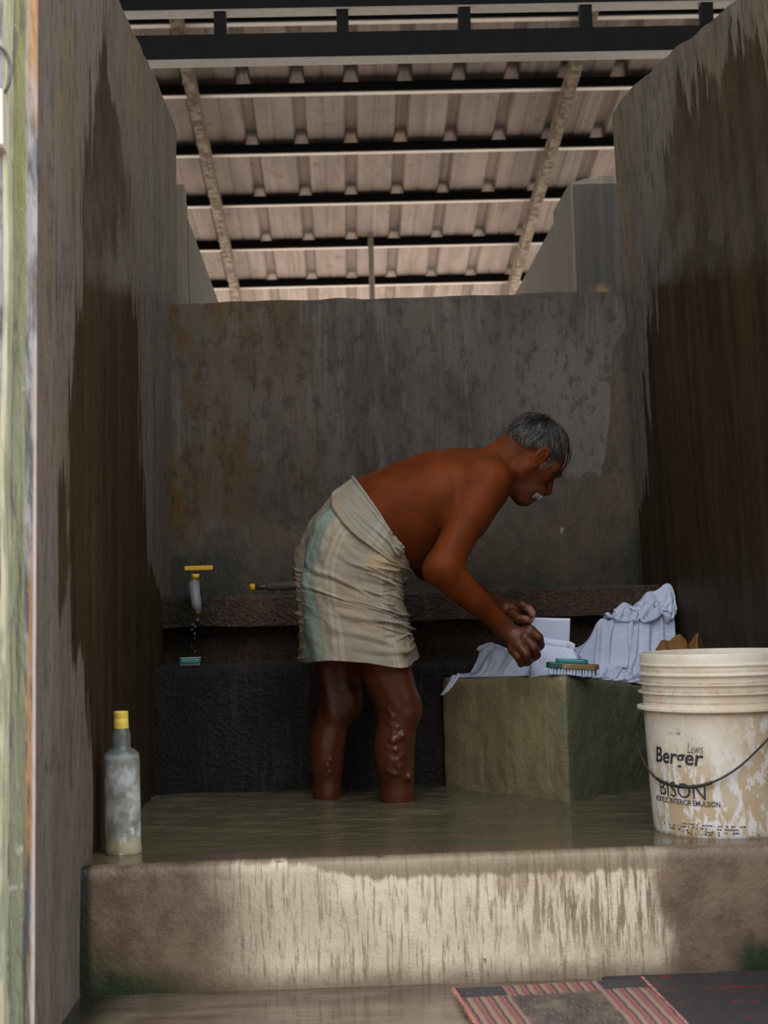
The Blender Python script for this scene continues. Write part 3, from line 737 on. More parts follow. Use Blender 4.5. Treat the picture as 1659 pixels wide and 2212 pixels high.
ff = [[fk[0], B(1144, 1315, .040), B(1151, 1327, .030)], [fk[1], B(1148, 1326, .062), B(1146, 1340, .046)], [fk[2], B(1144, 1334, .082), B(1140, 1346, .062)], [fk[3], B(1136, 1342, .096), B(1132, 1350, .078)]]
hand(WF, B(1108, 1318, .076), fk, ff, [B(1106, 1326, .046), B(1120, 1336, .030), B(1136, 1338, .024)], p2(17), p2(8.6))
# legs: near (right) and far (left)
def leg(pts, dys, rs, fx, fy):
    P = [B(x, y, d) for (x, y), d in zip(pts, dys)]
    body.chain(P, [p2(r) for r in rs], .022)
    a = P[-1]; heel = np.array([a[0]-.045, a[1], .055]); ank = np.array([a[0]-.01, a[1], .105])
    body.chain([a, ank], [p2(rs[-1]), .032], .02); body.chain([ank, heel], [.032, .03], .02)
    ball = np.array([a[0]+fx, a[1]+fy, .052]); body.chain([ank, (ank+ball)/2+np.array([0, 0, -.006]), ball], [.034, .032, .026], .02, 1.3)
    for i in range(5):
        o = (i-2)*.017; t = ball+np.array([.045-.006*i, o, -.008]); body.chain([ball+np.array([.0, o, 0]), t], [.012, .0095 if i else .012], .008)
leg([(775, 1210), (815, 1400), (829, 1432), (850, 1493), (861, 1530), (857, 1567), (854, 1612), (856, 1662), (858, 1722)], [-.070, -.068, -.068, -.065, -.062, -.060, -.058, -.055, -.050], [72, 57, 56, 49, 45, 42, 41, 38, 33], .13, -.02)
leg([(735, 1210), (728, 1400), (732, 1432), (736, 1484), (730, 1530), (716, 1566), (710, 1612), (708, 1660), (707, 1714)], [.070, .080, .082, .082, .082, .082, .082, .082, .082], [72, 58, 54, 48, 43, 38, 37, 34, 28], .12, .02)
body.ell(B(884, 1530, -.075), [p2(22), p2(26), p2(30)], None, .03)            # kneecap
body.cone(B(864, 1462, -.100), B(878, 1505, -.100), p2(20), p2(14), .02)           # thigh muscle ridge
body.cone(B(815, 1440, -.115), B(855, 1525, -.105), p2(13), p2(10), .012)         # hamstring cord
body.ell(B(766, 1515, .07), [p2(18), p2(24), p2(30)], None, .03)
body.cone(B(700, 1440, .035), B(716, 1545, .045), p2(13), p2(10), .014)
body.ell(B(842, 1625, -.075), [p2(26), p2(24), p2(52)], None, .03)            # calf
body.ell(B(697, 1622, .07), [p2(22), p2(24), p2(48)], None, .03)
def near_surface(px, py, d0_=-.24, d1_=.14):                                # first skin point along the view ray
    for d in np.arange(d0_, d1_, .0012):
        p = B(px, py, d); i = np.round((p-body.lo)/body.h).astype(int)
        if np.all(i >= 0) and np.all(i < body.n) and body.F[tuple(i)] < 0: return d
    return 0.0
vein = [(838, 1530), (848, 1548), (842, 1562), (858, 1572), (850, 1584), (866, 1592), (846, 1600), (836, 1612), (856, 1620), (868, 1630), (858, 1642), (842, 1652), (838, 1664), (852, 1672), (866, 1668), (878, 1680), (886, 1664)]
vq = []
for i in range(len(vein)-1):
    dpt = [near_surface(*q)+.0015 for q in vein[i:i+2]]
    vq.append((B(*vein[i], dpt[0]), B(*vein[i+1], dpt[1])))
for a, b in vq: body.cone(a, b, p2(3.6), p2(3.6), .008)
for x, y, r in ((850, 1600, 7), (862, 1655, 8), (846, 1640, 6), (884, 1678, 7), (870, 1588, 6), (888, 1655, 6)):
    body.ell(B(x, y, near_surface(x, y)+.003), [p2(r)]*3, None, .008)
for x, y in ((708, 1655), (712, 1668), (706, 1676), (713, 1642)):
    body.ell(B(x, y, near_surface(x, y)+.001), [p2(4.2)]*3, None, .006)
# head: local frame n (face normal), u (face up), w (sideways, + away from the camera)
HC = B(1150, 985)
n_ax = (B(1150+67.7, 985+73.7)-HC); n_ax[1] = 0; n_ax /= np.linalg.norm(n_ax)
u_ax = np.array([-n_ax[2], 0, n_ax[0]])
if u_ax[0] < 0: u_ax = -u_ax
w_ax = np.array([0, 1.0, 0]); HR_ = np.stack([n_ax, u_ax, w_ax], 1)
def Hd(n, u, w=0): return HC+(n_ax*n+u_ax*u+w_ax*w)/PPM
hr = lambda *r: [q/PPM for q in r]
body.ell(Hd(-10, 24), hr(66, 56, 60), HR_, .02)
body.ell(Hd(22, 26), hr(45, 34, 50), HR_, .02)
body.ell(Hd(24, -22), hr(42, 52, 48), HR_, .025)
for s_ in (-1, 1):
    body.cone(Hd(6, -46, s_*44), Hd(50, -76, s_*13), *hr(15, 15), .02)         # jaw
    body.cone(Hd(10, -20, s_*50), Hd(6, -46, s_*45), *hr(14, 15), .02)
    body.cone(Hd(50, -14, s_*36), Hd(30, -10, s_*47), *hr(13, 12), .016)       # cheekbone
    body.cone(Hd(66, 14, s_*8), Hd(53, 13, s_*38), *hr(7.5, 8), .012)          # brow
    body.ell(Hd(66, -3, s_*24), hr(11, 8, 13), HR_, .010, sub=True)            # eye socket
    body.ell(Hd(54, -2, s_*24), hr(10, 9, 11), HR_, .004)                      # eyeball and lid
    body.cone(Hd(73, -32, s_*9), Hd(70, -32, s_*12), *hr(7, 6), .008)          # nostril wing
    body.cone(Hd(62, -36, s_*17), Hd(50, -58, s_*27), *hr(8, 9), .014)         # cheek fold
    body.ell(Hd(12, 2, s_*61), hr(15, 26, 7), HR_ @ np.array(Matrix.Rotation(math.radians(s_*24), 3, 'Y')), .006)   # ear
    body.ell(Hd(15, 5, s_*69), hr(8, 15, 6), HR_, .005, sub=True)
    body.chain([Hd(20, 12, s_*62), Hd(18, 21, s_*64), Hd(11, 25, s_*66), Hd(3, 20, s_*66), Hd(1, 8, s_*66), Hd(6, -14, s_*64)], hr(3, 3.3, 3.5, 3.5, 3.4, 3.2), .004)
    body.cone(Hd(12, 12, s_*65), Hd(12, -8, s_*64), *hr(2.6, 2.6), .004); body.ell(Hd(16, -21, s_*61), hr(7, 7, 4.5), HR_, .006)
body.cone(Hd(52, -77, 0), Hd(58, -74, 0), *hr(17, 15), .018)                   # chin
body.ell(Hd(36, -58), hr(33, 30, 34), HR_, .02)
body.cone(Hd(63, 0), Hd(79, -27), *hr(6, 8.0), .008); body.cone(Hd(79, -27), Hd(75, -34), *hr(8.5, 7), .005)   # nose
body.cone(Hd(67, -42, -12), Hd(67, -42, 12), *hr(11, 11), .012)
body.cone(Hd(69, -54, -12), Hd(69, -54, 12), *hr(6.5, 6.5), .006); body.cone(Hd(67.5, -64, -11), Hd(67.5, -64, 11), *hr(7, 7), .006)
body.cone(Hd(77, -59, -17), Hd(77, -59, 17), *hr(3, 3), .003, sub=True)
def head_surf(n, u, w, d, lo, hi):                                              # march along head direction d (0 n, 1 u, 2 w) from hi to lo
    for q in np.arange(hi, lo, -.8 if hi > lo else .8):
        c_ = [n, u, w]; c_[d] = q; p = Hd(*c_); i = np.round((p-body.lo)/body.h).astype(int)
        if np.all(i >= 0) and np.all(i < body.n) and body.F[tuple(i)] < 0: return q
    return lo
BV, BF = body.mesh()
def smooth_mesh(V, Fq, it=2, lam=.5):
    e = np.concatenate([Fq[:, [0, 1]], Fq[:, [1, 2]], Fq[:, [2, 3]], Fq[:, [3, 0]]])
    for _ in range(it):
        S = np.stack([np.bincount(e[:, 0], V[e[:, 1], k], len(V))+np.bincount(e[:, 1], V[e[:, 0], k], len(V)) for k in range(3)], 1)
        c = np.bincount(e[:, 0], None, len(V))+np.bincount(e[:, 1], None, len(V))
        V = V+lam*(S/c[:, None]-V)
    return V
BV = smooth_mesh(BV, BF, 2)
def skin_material():
    n = NT('brown_skin'); a = n.noise(14, 4, .6); b = n.noise(160, 4, .7); Z = n.axis(2); X = n.axis(0)
    c = n.mix(n.step(.3, .7, a), (.165, .036, .007), (.105, .023, .005))
    c = n.mix(n.mul(n.step(.55, .75, b), .25), c, (.085, .022, .008))
    legm = n.step(.62, .52, Z)
    c = n.mix(n.mul(legm, .75), c, (.070, .022, .013))
    def ball(p, r0, r1):
        d = n.t.nodes.new('ShaderNodeVectorMath'); d.operation = 'DISTANCE'; n.lk(n.obj, d.inputs[0]); d.inputs[1].default_value = tuple(p); return n.step(r1, r0, d.outputs['Value'])
    hands = n.mx(ball(B(1120, 1385, -.12), .05, .11), ball(B(1100, 1312, .07), .05, .09))
    c = n.mix(n.mul(hands, .75), c, (.085, .030, .016))
    c = n.mix(n.mul(ball(B(1148, 1330, .03), .018, .032), .7), c, (.42, .20, .14))
    face = ball(Hd(30, -30), .06, .13)
    c = n.mix(n.mul(face, .55), c, (.105, .030, .013))
    stub = n.mul(ball(Hd(42, -62, -30), .03, .062), n.step(.50, .64, n.noise(800, 2, .5)))
    c = n.mix(n.mul(stub, .35), c, (.20, .17, .16))
    wet = n.mx(legm, n.mul(hands, .6))
    h = n.add(n.mul(b, .5), n.mul(n.noise(45, 4), .8))
    return n.done(c, n.lerp(wet, .55, .26), n.bump(h, .16, .004), Specular_IOR_Level=n.lerp(wet, .12, .42))
M_skin = skin_material()
man = empty('person', (B(785, 1500)[0], BODY_Y, .02), 'shirtless man in a pale wrapped waistcloth bending over white laundry on a stone', 'person')
mesh_obj('body', BV, BF, M_skin, man, smooth=True)

# hair: cap and strands
def strand_mesh(paths, rad, cols, n=3):
    V, Fq, C = [], [], []
    for P, c in zip(paths, cols):
        P = np.asarray(P); m = len(P); t = np.gradient(P, axis=0); t /= np.linalg.norm(t, axis=1)[:, None]+1e-9
        ref = np.array([.3, .8, .5]); a = np.cross(t, ref); a /= np.linalg.norm(a, axis=1)[:, None]+1e-9; b = np.cross(t, a)
        base = len(V)*0+sum(len(q) for q in V) if False else len(C)
        for i in range(m):
            r = rad*(1-.75*(i/(m-1))**2)
            for k in range(n):
                q = 2*math.pi*k/n; V.append(P[i]+(a[i]*math.cos(q)+b[i]*math.sin(q))*r); C.append(c)
        for i in range(m-1):
            for k in range(n): Fq.append((base+i*n+k, base+i*n+(k+1) % n, base+(i+1)*n+(k+1) % n, base+(i+1)*n+k))
    return np.array(V), np.array(Fq), np.array(C)
def color_attr(o, C):
    at = o.data.color_attributes.new('tone', 'FLOAT_COLOR', 'POINT')
    at.data.foreach_set('color', np.concatenate([C, np.ones((len(C), 1))], 1).astype(np.float32).ravel())
def hair_mat():
    n = NT('grey_hair'); return n.done(n.attr('tone'), .38, None, Specular_IOR_Level=.6)
M_hair = hair_mat()
HE = np.array([68., 60., 63.]); HEC = np.array([-10., 25., 0.])          # hair ellipsoid in head pixels (n, u, w)
def hairline(n): return np.interp(n, [-80, -66, -50, -30, 0, 12, 24, 40, 55, 70], [-34, -32, -10, -2, 16, 24, 26, 30, 44, 52])
crown = np.array([-34., 80., 0.])
paths, cols = [], []
r2 = np.random.RandomState(3)
while len(paths) < 3800:
    d = r2.normal(size=3); d /= np.linalg.norm(d); p = HEC+HE*d
    if p[1] < hairline(p[0])+r2.rand()*3: continue
    L = r2.uniform(26, 56); st = 7; q = p.copy(); path = [q.copy()]; lift = r2.uniform(1.0, 1.10)
    jit = r2.normal(size=3)*.10+np.array([float(vnoise(p[0]*.07+k*9, p[1]*.07, p[2]*.07)) for k in range(3)])*.55
    for i in range(st):
        dirv = (q-crown); dirv = dirv/(np.linalg.norm(dirv)+1e-6)+jit+np.array([.40 if q[0] > -20 else -.05, -.12, 0])
        nm = (q-HEC)/HE**2; nm /= np.linalg.norm(nm); dirv -= nm*dirv.dot(nm); dirv /= np.linalg.norm(dirv)+1e-6
        q = q+dirv*L/st
        e = np.linalg.norm((q-HEC)/HE); q = HEC+(q-HEC)/e*(1+(lift-1)*(.5+i/st))
        if q[1] < hairline(q[0])-9: break
        path.append(q.copy())
    if len(path) < 4: continue
    g = np.clip(-.12+.42*sm(58, 8, p[1])*sm(-72, -40, p[0])*sm(40, 5, p[0])+.16*sm(25, 60, p[0])+.20*float(vnoise(p[0]*.12, p[1]*.12, p[2]*.12+9))+abs(r2.normal())*.16, 0, 1)
    base = np.array([.022, .018, .016])*(1-g)+np.array([.33, .30, .28])*g
    paths.append([HC+(n_ax*a+u_ax*b+w_ax*c)/PPM for a, b, c in path]); cols.append(base)
for i in range(46):                                                      # loose wisps on the crown and the fringe
    if i < 18: p = np.array([r2.uniform(-70, -30), r2.uniform(66, 82), r2.uniform(-25, 10)]); dv = np.array([r2.uniform(-.3, .6), r2.uniform(.3, .9), r2.uniform(-.3, .3)]); bend = np.array([.16, -.10, 0])
    else: p = np.array([r2.uniform(44, 56), r2.uniform(52, 72), r2.uniform(-38, 25)]); dv = np.array([.7, -.45, r2.uniform(-.2, .2)]); bend = np.array([-.02, -.15, 0])
    path = [p]
    for k in range(7): dv = dv+bend; path.append(path[-1]+dv*4.2)
    paths.append([HC+(n_ax*a+u_ax*b+w_ax*c)/PPM for a, b, c in path]); g = r2.rand()*.8
    cols.append(np.array([.03, .025, .02])*(1-g)+np.array([.30, .28, .26])*g)
V, Fq, C = strand_mesh(paths, p2(1.15), cols)
nu, nv = 72, 40; CV, CF = [], []
for j in range(nv+1):
    for i in range(nu):
        th = math.pi*j/nv; ph = 2*math.pi*i/nu
        CV.append(HEC+HE*.985*np.array([math.sin(th)*math.cos(ph), math.cos(th), math.sin(th)*math.sin(ph)]))
CVn = np.array(CV)
for j in range(nv):
    for i in range(nu):
        q = [j*nu+i, j*nu+(i+1) % nu, (j+1)*nu+(i+1) % nu, (j+1)*nu+i]
        if all(CVn[k, 1] > hairline(CVn[k, 0])+1 for k in q): CF.append([k+len(V) for k in q])
CW = HC+(CVn[:, :1]*n_ax+CVn[:, 1:2]*u_ax+CVn[:, 2:]*w_ax)/PPM
o = mesh_obj('hair', np.concatenate([V, CW]), np.concatenate([Fq, np.array(CF)]), M_hair, man, smooth=True)
color_attr(o, np.concatenate([C, np.tile([.016, .013, .011], (len(CW), 1))])); o['label'] = 'short straight grey and black hair'
paths, cols = [], []
for i in range(240):                                                     # moustache
    w = r2.uniform(-29, 29); u_ = -40-abs(w)*.42+r2.uniform(-5, 2); n0 = head_surf(0, u_, w, 0, 30, 110)+1.0
    p = np.array([n0, u_, w]); dv = np.array([.34, -.72, np.sign(w)*.6+r2.normal()*.2]); path = [p]
    for k in range(4): dv = dv+np.array([-.13, -.05, 0]); path.append(path[-1]+dv*r2.uniform(2.2, 3.6))
    paths.append([HC+(n_ax*a+u_ax*b+w_ax*c)/PPM for a, b, c in path]); g = r2.uniform(.25, 1); cols.append(np.array([.05, .045, .04])*(1-g)+np.array([.42, .40, .40])*g)
V, Fq, C = strand_mesh(paths, p2(1.5), cols); o = mesh_obj('moustache', V, Fq, M_hair, man, smooth=True); color_attr(o, C); o['label'] = 'bushy grey moustache'
paths, cols = [], []
for i in range(260):                                                     # sideburns
    s_ = -1 if i < 130 else 1;  u_ = r2.uniform(-10, 26); n0 = r2.uniform(27, 37+.28*(u_+10))
    w = head_surf(n0, u_, 0, 2, 0, s_*80)+s_*.4; p = np.array([n0, u_, w]); dv = np.array([.15, -1, 0])+r2.normal(size=3)*.22; path = [p]
    for k in range(3): path.append(path[-1]+dv*2.2+np.array([0, 0, s_*.25]))
    paths.append([HC+(n_ax*a+u_ax*b+w_ax*c)/PPM for a, b, c in path]); g = r2.uniform(0, .7)**2; cols.append(np.array([.035, .03, .026])*(1-g)+np.array([.26, .24, .23])*g)
for a_ in (0, 130):
    V, Fq, C = strand_mesh(paths[a_:a_+130], p2(.75), cols[a_:a_+130]); o = mesh_obj('sideburn', V, Fq, M_hair, man, smooth=True); color_attr(o, C)
paths, cols = [], []
for i in range(120):                                                     # eyebrows
    s_ = -1 if i < 60 else 1; w = r2.uniform(8, 38); ub = 14+r2.uniform(-3, 4); p = np.array([head_surf(0, ub, s_*w, 0, 30, 110)+.6, ub, s_*w]); path = [p]
    for k in range(3): path.append(path[-1]+np.array([-.6, r2.uniform(-.6, .9), s_*2.4]))
    paths.append([HC+(n_ax*a+u_ax*b+w_ax*c)/PPM for a, b, c in path]); cols.append(np.array([.03, .026, .022])*(1+2*r2.rand()))
for a_ in (0, 60):
    V, Fq, C = strand_mesh(paths[a_:a_+60], p2(1.0), cols[a_:a_+60]); o = mesh_obj('eyebrow', V, Fq, M_hair, man, smooth=True); color_attr(o, C)

# ------------------------------------------------------------------ waistcloth
RG = [((766, 1041), (868, 1190), .155), ((716, 1076), (876, 1216), .168), ((668, 1128), (868, 1244), .182), ((642, 1190), (862, 1268), .186), ((638, 1250), (870, 1312), .184), ((646, 1330), (885, 1356), .180), ((652, 1385), (895, 1392), .182), ((655, 1421), (901, 1420), .184)]
TT = [0, .11, .25, .42, .57, .79, .92, 1.0]
def lungi_pt(t, ph, off=0.0):                                            # t 0 waist .. 1 hem, ph 0 front, pi back, 3pi/2 near side
    t, ph = np.broadcast_arrays(np.asarray(t, float), np.asarray(ph, float))
    def sm_interp(vals):
        r = 0
        for d_ in (-.05, -.025, 0, .025, .05): r = r+np.interp(np.clip(t+d_*np.clip(4*t*(1-t), 0, 1), 0, 1), TT, vals)
        return r/5
    bx, by = sm_interp([r[0][0] for r in RG]), sm_interp([r[0][1] for r in RG]); fx, fy = sm_interp([r[1][0] for r in RG]), sm_interp([r[1][1] for r in RG]); hw = sm_interp([r[2] for r in RG])
    cx, cy = (bx+fx)/2, (by+fy)/2; ax, ay = (fx-bx)/2, (fy-by)/2
    c_, s_ = np.cos(ph), np.sin(ph); e = .76
    cc, ss = np.sign(c_)*np.abs(c_)**e, np.sign(s_)*np.abs(s_)**e
    L = np.sqrt(ax**2+ay**2); k = 1+off/(L/PPM)
    px, py = cx+ax*cc*k, cy+ay*cc*k
    Yw = BODY_Y + (hw+off)*ss - .0*t
    d = RT[None]*((px.ravel()-W/2)/F)[:, None]+UP[None]*(-(py.ravel()-H/2)/F)[:, None]+fw[None]
    # position in the body plane, then pushed along Y so that the section keeps its size
    P = CAM+d*(BODY_Y/d[:, 1])[:, None]; P[:, 1] = Yw.ravel()
    return P.reshape(px.shape+(3,))
nt, nph = 260, 420
t_, ph_ = np.meshgrid(np.linspace(0, 1, nt), np.linspace(0, 2*np.pi, nph, endpoint=False), indexing='ij')
r3 = np.random.RandomState(11); disp = np.zeros_like(t_)
ang = (ph_+np.pi) % (2*np.pi)-np.pi                                     # -pi..pi, 0 = front, negative = near side
for i in range(40):                                                     # gathered creases running back from the front edge
    t0 = r3.uniform(.34, .93); slope = r3.normal(0, .045); a0 = r3.uniform(-.3, .15) if i % 3 else r3.uniform(-1.6, -.4); ln = r3.uniform(.35, 1.9); w = r3.uniform(.005, .014); A = r3.uniform(.0025, .0075)*(.6 if i % 3 == 0 else 1)
    x = (a0-ang); fa, fb, pa3 = r3.uniform(2, 4), r3.uniform(5, 9), r3.rand()*6; tl_ = t0+slope*x+.016*np.sin(x*fa+pa3)+.006*np.sin(x*fb+2*pa3)
    env = sm(-.12, .2, x)*sm(ln, ln*.25, x); w = w*(1+.8*np.clip(x, 0, 2))
    disp += A*env*(np.exp(-((t_-tl_)/w)**2)-.7*np.exp(-((t_-tl_-1.5*w)/(w*.8))**2))
for i in range(16):                                                     # creases from the back edge
    t0 = r3.uniform(.45, .97); ln = r3.uniform(.4, 1.1); w = r3.uniform(.004, .008); A = r3.uniform(.002, .004); x = np.abs(ang)-np.pi+ln
    disp += A*np.exp(-((t_-t0-.02*np.sin(3*x+i))/w)**2)*sm(0, ln*.6, x)
for i in range(12):                                                     # folds pulled towards the knot
    tk, ak = .13, -.12; dirn = r3.uniform(.03, .34); x = ak-ang; tl_ = tk+x*dirn*.75-.0*x; w = r3.uniform(.006, .013); A = r3.uniform(.002, .0045); ln = r3.uniform(.8, 1.9)
    disp += A*np.exp(-((t_-tl_)/w)**2)*sm(0, .25, x)*sm(ln, ln*.4, x)
disp += .0075*fbm(np.cos(ph_)*2.2+5, np.sin(ph_)*2.2, t_*4.5, 3)+.0012*fbm(np.cos(ph_)*9, np.sin(ph_)*9, t_*26, 2)
cleft = np.exp(-((ang+np.pi*.86)/.14)**2)*sm(.30, .46, t_)*sm(.98, .70, t_); disp -= .020*cleft
hemw = sm(.86, 1.0, t_); disp += hemw*.008*np.sin(ph_*6+1)
P = lungi_pt(t_, ph_, 0.004); Pc = lungi_pt(t_, ph_, .024); nr = Pc-P; nr /= np.linalg.norm(nr, axis=-1, keepdims=True)+1e-9
P = P+nr*disp[..., None]
P[..., 2] += hemw*(.005*np.sin(ph_*3+.6)-.004-.012*np.exp(-((ang+1.05)/.6)**2))
ii = np.arange(nt-1)[:, None]*nph+np.arange(nph)[None]; jj = np.arange(nt-1)[:, None]*nph+(np.arange(nph)[None]+1) % nph
LF = np.stack([ii, ii+nph, jj+nph, jj], -1).reshape(-1, 4)
def lungi_material():
    n = NT('faded_striped_cotton'); ua = n.attr('cloth_uv'); U, Vv = n.axis(0, ua), n.axis(1, ua)        # U = angle (rad, near side negative), V = waist..hem
    weave = n.noise(1, 3, .6, (260, 260, 60)); blot = n.noise(9, 4, .6); wv = n.mul(n.sub(n.noise(1, 3, .6, (18, 18, 4)), .5), .06)
    c = n.mix(n.step(.3, .7, blot), (.40, .325, .225), (.315, .265, .20))
    c = n.mix(n.mul(n.step(.45, .62, n.noise(6, 5, .65, loc=(4, 2, 1))), .6), c, (.25, .265, .24)); c = n.mix(n.mul(n.step(.50, .66, n.noise(11, 5, .65, loc=(1, 7, 1))), .45), c, (.27, .20, .125))
    yel = n.mul(n.mul(n.step(.16, .24, Vv), n.step(.40, .30, Vv)), n.mul(n.step(-1.6, -1.2, U), n.step(-.3, -.7, U))); c = n.mix(n.mul(yel, .55), c, (.46, .32, .15))
    Ud = n.add(U, wv)
    g = n.mul(n.step(-2.74, -2.66, Ud), n.step(-2.06, -2.14, Ud)); c = n.mix(n.mul(g, .85), c, n.mix(n.step(.35, .65, blot), (.20, .285, .245), (.26, .34, .28)))
    c = n.mix(n.mul(n.step(-2.70, -2.78, Ud), .6), c, (.27, .215, .155))
    for a, w, k in ((-1.86, .022, .35), (-1.76, .022, .35), (-1.10, .018, .3), (-1.02, .018, .3), (-2.02, .05, .2)):
        c = n.mix(n.mul(n.mul(n.step(a-w-.02, a-w, Ud), n.step(a+w+.02, a+w, Ud)), k), c, (.50, .47, .42))
    c = n.mix(n.mul(n.step(.4, .7, weave), .22), c, (.22, .185, .14))
    return n.done(c, .9, n.bump(n.add(weave, n.mul(n.noise(35, 3), .6)), .25, .003), Specular_IOR_Level=.2)
M_lungi = lungi_material()
def vec_attr(o, A):
    at = o.data.attributes.new('cloth_uv', 'FLOAT_VECTOR', 'POINT'); at.data.foreach_set('vector', np.asarray(A, np.float32).ravel())
lg = mesh_obj('waistcloth', P.reshape(-1, 3), LF, M_lungi, man, smooth=True)
vec_attr(lg, np.stack([ang, t_, 0*t_], -1)); lg['label'] = 'faded cream cloth with green stripe wrapped from waist to knee'
sd = lg.modifiers.new('thick', 'SOLIDIFY'); sd.thickness = .0018; sd.offset = -1
# overlapping fold at the waist
ta, pa_ = np.meshgrid(np.linspace(0, 1, 46), np.linspace(-2.75, .10, 170), indexing='ij')
low = np.interp(pa_, [-2.75, -2.3, -1.6, -1.0, -.4, .1], [.10, .155, .20, .215, .19, .14])
tt = ta*low
dd = .0065+.0012*fbm(pa_*3, ta*4, 3, 3)
for i in range(9):
    a0 = r3.uniform(.1, .95); dd += .0022*np.exp(-((ta-a0-.10*np.sin(pa_*1.4+i)*sm(0, -1.5, pa_))/.035)**2)*sm(-2.4, -1.2, pa_)
dd += .004*np.exp(-((ta-.03)/.04)**2)-.003*sm(.93, 1, ta)
Pw = lungi_pt(np.maximum(tt, 0), pa_, .007); Pw2 = lungi_pt(np.maximum(tt, 0), pa_, .024); nw = Pw2-Pw; nw /= np.linalg.norm(nw, axis=-1, keepdims=True)+1e-9
Pw = Pw+nw*dd[..., None]; Pw[..., 2] += .10*np.maximum(-tt, 0)
ii = np.arange(45)[:, None]*170+np.arange(169)[None]
fo = mesh_obj('waist_fold', Pw.reshape(-1, 3), np.stack([ii, ii+170, ii+171, ii+1], -1).reshape(-1, 4), M_lungi, man, smooth=True)
vec_attr(fo, np.stack([pa_*.6-.2, tt+.02, 0*tt], -1)); sd = fo.modifiers.new('thick', 'SOLIDIFY'); sd.thickness = .002; sd.offset = 0
# twisted knot at the front
def knot(pts, rs, name, tw=3.0, nr=11):
    V, Fq = [], []; m = 40; n = 66; K = [B(*q) for q in pts]
    tq = np.linspace(0, 1, len(K)); 
    for i in range(m):
        s_ = i/(m-1); c = np.array([np.interp(s_, tq, [k[j] for k in K]) for j in range(3)]); r = np.interp(s_, tq, rs)/PPM
        c1 = np.array([np.interp(min(1, s_+.05), tq, [k[j] for k in K]) for j in range(3)]); c0 = np.array([np.interp(max(0, s_-.05), tq, [k[j] for k in K]) for j in range(3)])
        t = c1-c0; t /= np.linalg.norm(t); a = np.cross(t, [0, 1, 0]); a /= np.linalg.norm(a); b = np.cross(t, a)
        for k in range(n):
            q = 2*math.pi*k/n; rr = r*(1+.20*math.cos(nr*(q+tw*s_*.35))+.08*math.sin(5*q+9*s_))
            V.append(c+(a*math.cos(q)+b*math.sin(q)*1.1)*rr)
    for i in range(m-1):
        for k in range(n): Fq.append((i*n+k, i*n+(k+1) % n, (i+1)*n+(k+1) % n, (i+1)*n+k))
    o = mesh_obj(name, np.array(V), np.array(Fq), M_lungi, man, smooth=True); vec_attr(o, np.tile([-.6, .5, 0], (len(V), 1))); return o
knot([(838, 1148, -.135), (846, 1168, -.150), (853, 1190, -.150), (862, 1204, -.140)], [4, 13, 19, 7], 'waist_knot')
knot([(842, 1176, -.155), (857, 1184, -.158), (870, 1195, -.150)], [9, 13, 5], 'knot_tail', 2, 7)
knot([(846, 1206, -.140), (853, 1228, -.130), (851, 1250, -.125)], [8, 11, 4], 'knot_tail', 2, 6)
bl_ = plain('blue_cloth', (.02, .12, .26), .8)
MB().tube([B(808, 1178, -.180), B(819, 1194, -.178), B(829, 1214, -.170)], [.001, .0055, .001], 8).obj('undergarment', bl_, man, smooth=True)

# ================================================================== WASHING STONE
A_ = PZ(1228, 1731, WZ); L_ = PZ(961, 1690, WZ); R_ = PZ(1405, 1700, WZ)
dR = (R_-A_)/np.linalg.norm(R_-A_); Bq = A_+dR*((.925-A_[0])/dR[0])
Lq = PY(956, 1690, 4.035)
zA, zL, zB = PY(1228, 1460, A_[1])[2], PY(966, 1465, Lq[1])[2], PY(1400, 1490, R_[1])[2]-.010
base4 = [A_[:2], Bq[:2], np.array([.905, 4.035]), Lq[:2]]; topz = [zA, zB, zB-.01, zL]
def stone_top(x, y):                                    # height of the stone's top, linear fit through its corners
    M_ = np.array([[p[0], p[1], 1] for p in base4]); k, *_ = np.linalg.lstsq(M_, np.array(topz), rcond=None); return k
KS = stone_top(0, 0)
def stz(x, y): return KS[0]*x+KS[1]*y+KS[2]
cen = sum(base4)/4
N1 = 60; V, Fq = [], []
ring = []
for e in range(4):
    a, b = base4[e], base4[(e+1) % 4]
    for i in range(N1): ring.append(a+(b-a)*i/N1)
m = len(ring); NZ = 46
for j in range(NZ+1):
    for p in ring:
        zt = stz(*p); z = .03+(zt-.03)*j/NZ
        d = (p-cen)/np.linalg.norm(p-cen)
        ch = float(fbm(p[0]*10+3, p[1]*10, z*8, 5)); amp = ch*.004-.011*max(0., ch-.38) - .008*max(0, (j-NZ+1.5))/1.5+float(fbm(p[0]*40, p[1]*40, z*22, 3))*.0015
        corner = min(np.linalg.norm(p-q) for q in base4); amp -= .006*max(0, 1-corner/.02)
        V.append((p[0]+d[0]*amp, p[1]+d[1]*amp, z+(float(fbm(p[0]*12, p[1]*12, 0, 4))*.003 if j == NZ else 0)))
for j in range(NZ):
    for i in range(m): Fq.append((j*m+i, j*m+(i+1) % m, (j+1)*m+(i+1) % m, (j+1)*m+i))
nr_ = 6; last = NZ*m
for k in range(1, nr_+1):
    for i, p in enumerate(ring):
        q = p+(cen-p)*(k/nr_)*.98; d = (p-cen)/np.linalg.norm(p-cen)*-.010*(1-k/nr_)
        V.append((q[0]+d[0], q[1]+d[1], stz(*q)+float(fbm(q[0]*12, q[1]*12, 0, 4))*.003))
    for i in range(m): Fq.append((last+i, last+(i+1) % m, last+m+(i+1) % m, last+m+i))
    last += m
Fq.append(tuple(last+i for i in range(m)))
st_ = mesh_obj('washing_stone', V, Fq, M_stone, base=(float(cen[0]), float(cen[1]), .03), smooth=False)
M_stone_offset = st_.location.copy()
finish(st_, 'squat greenish stone block rising from the water under the laundry', 'stone')
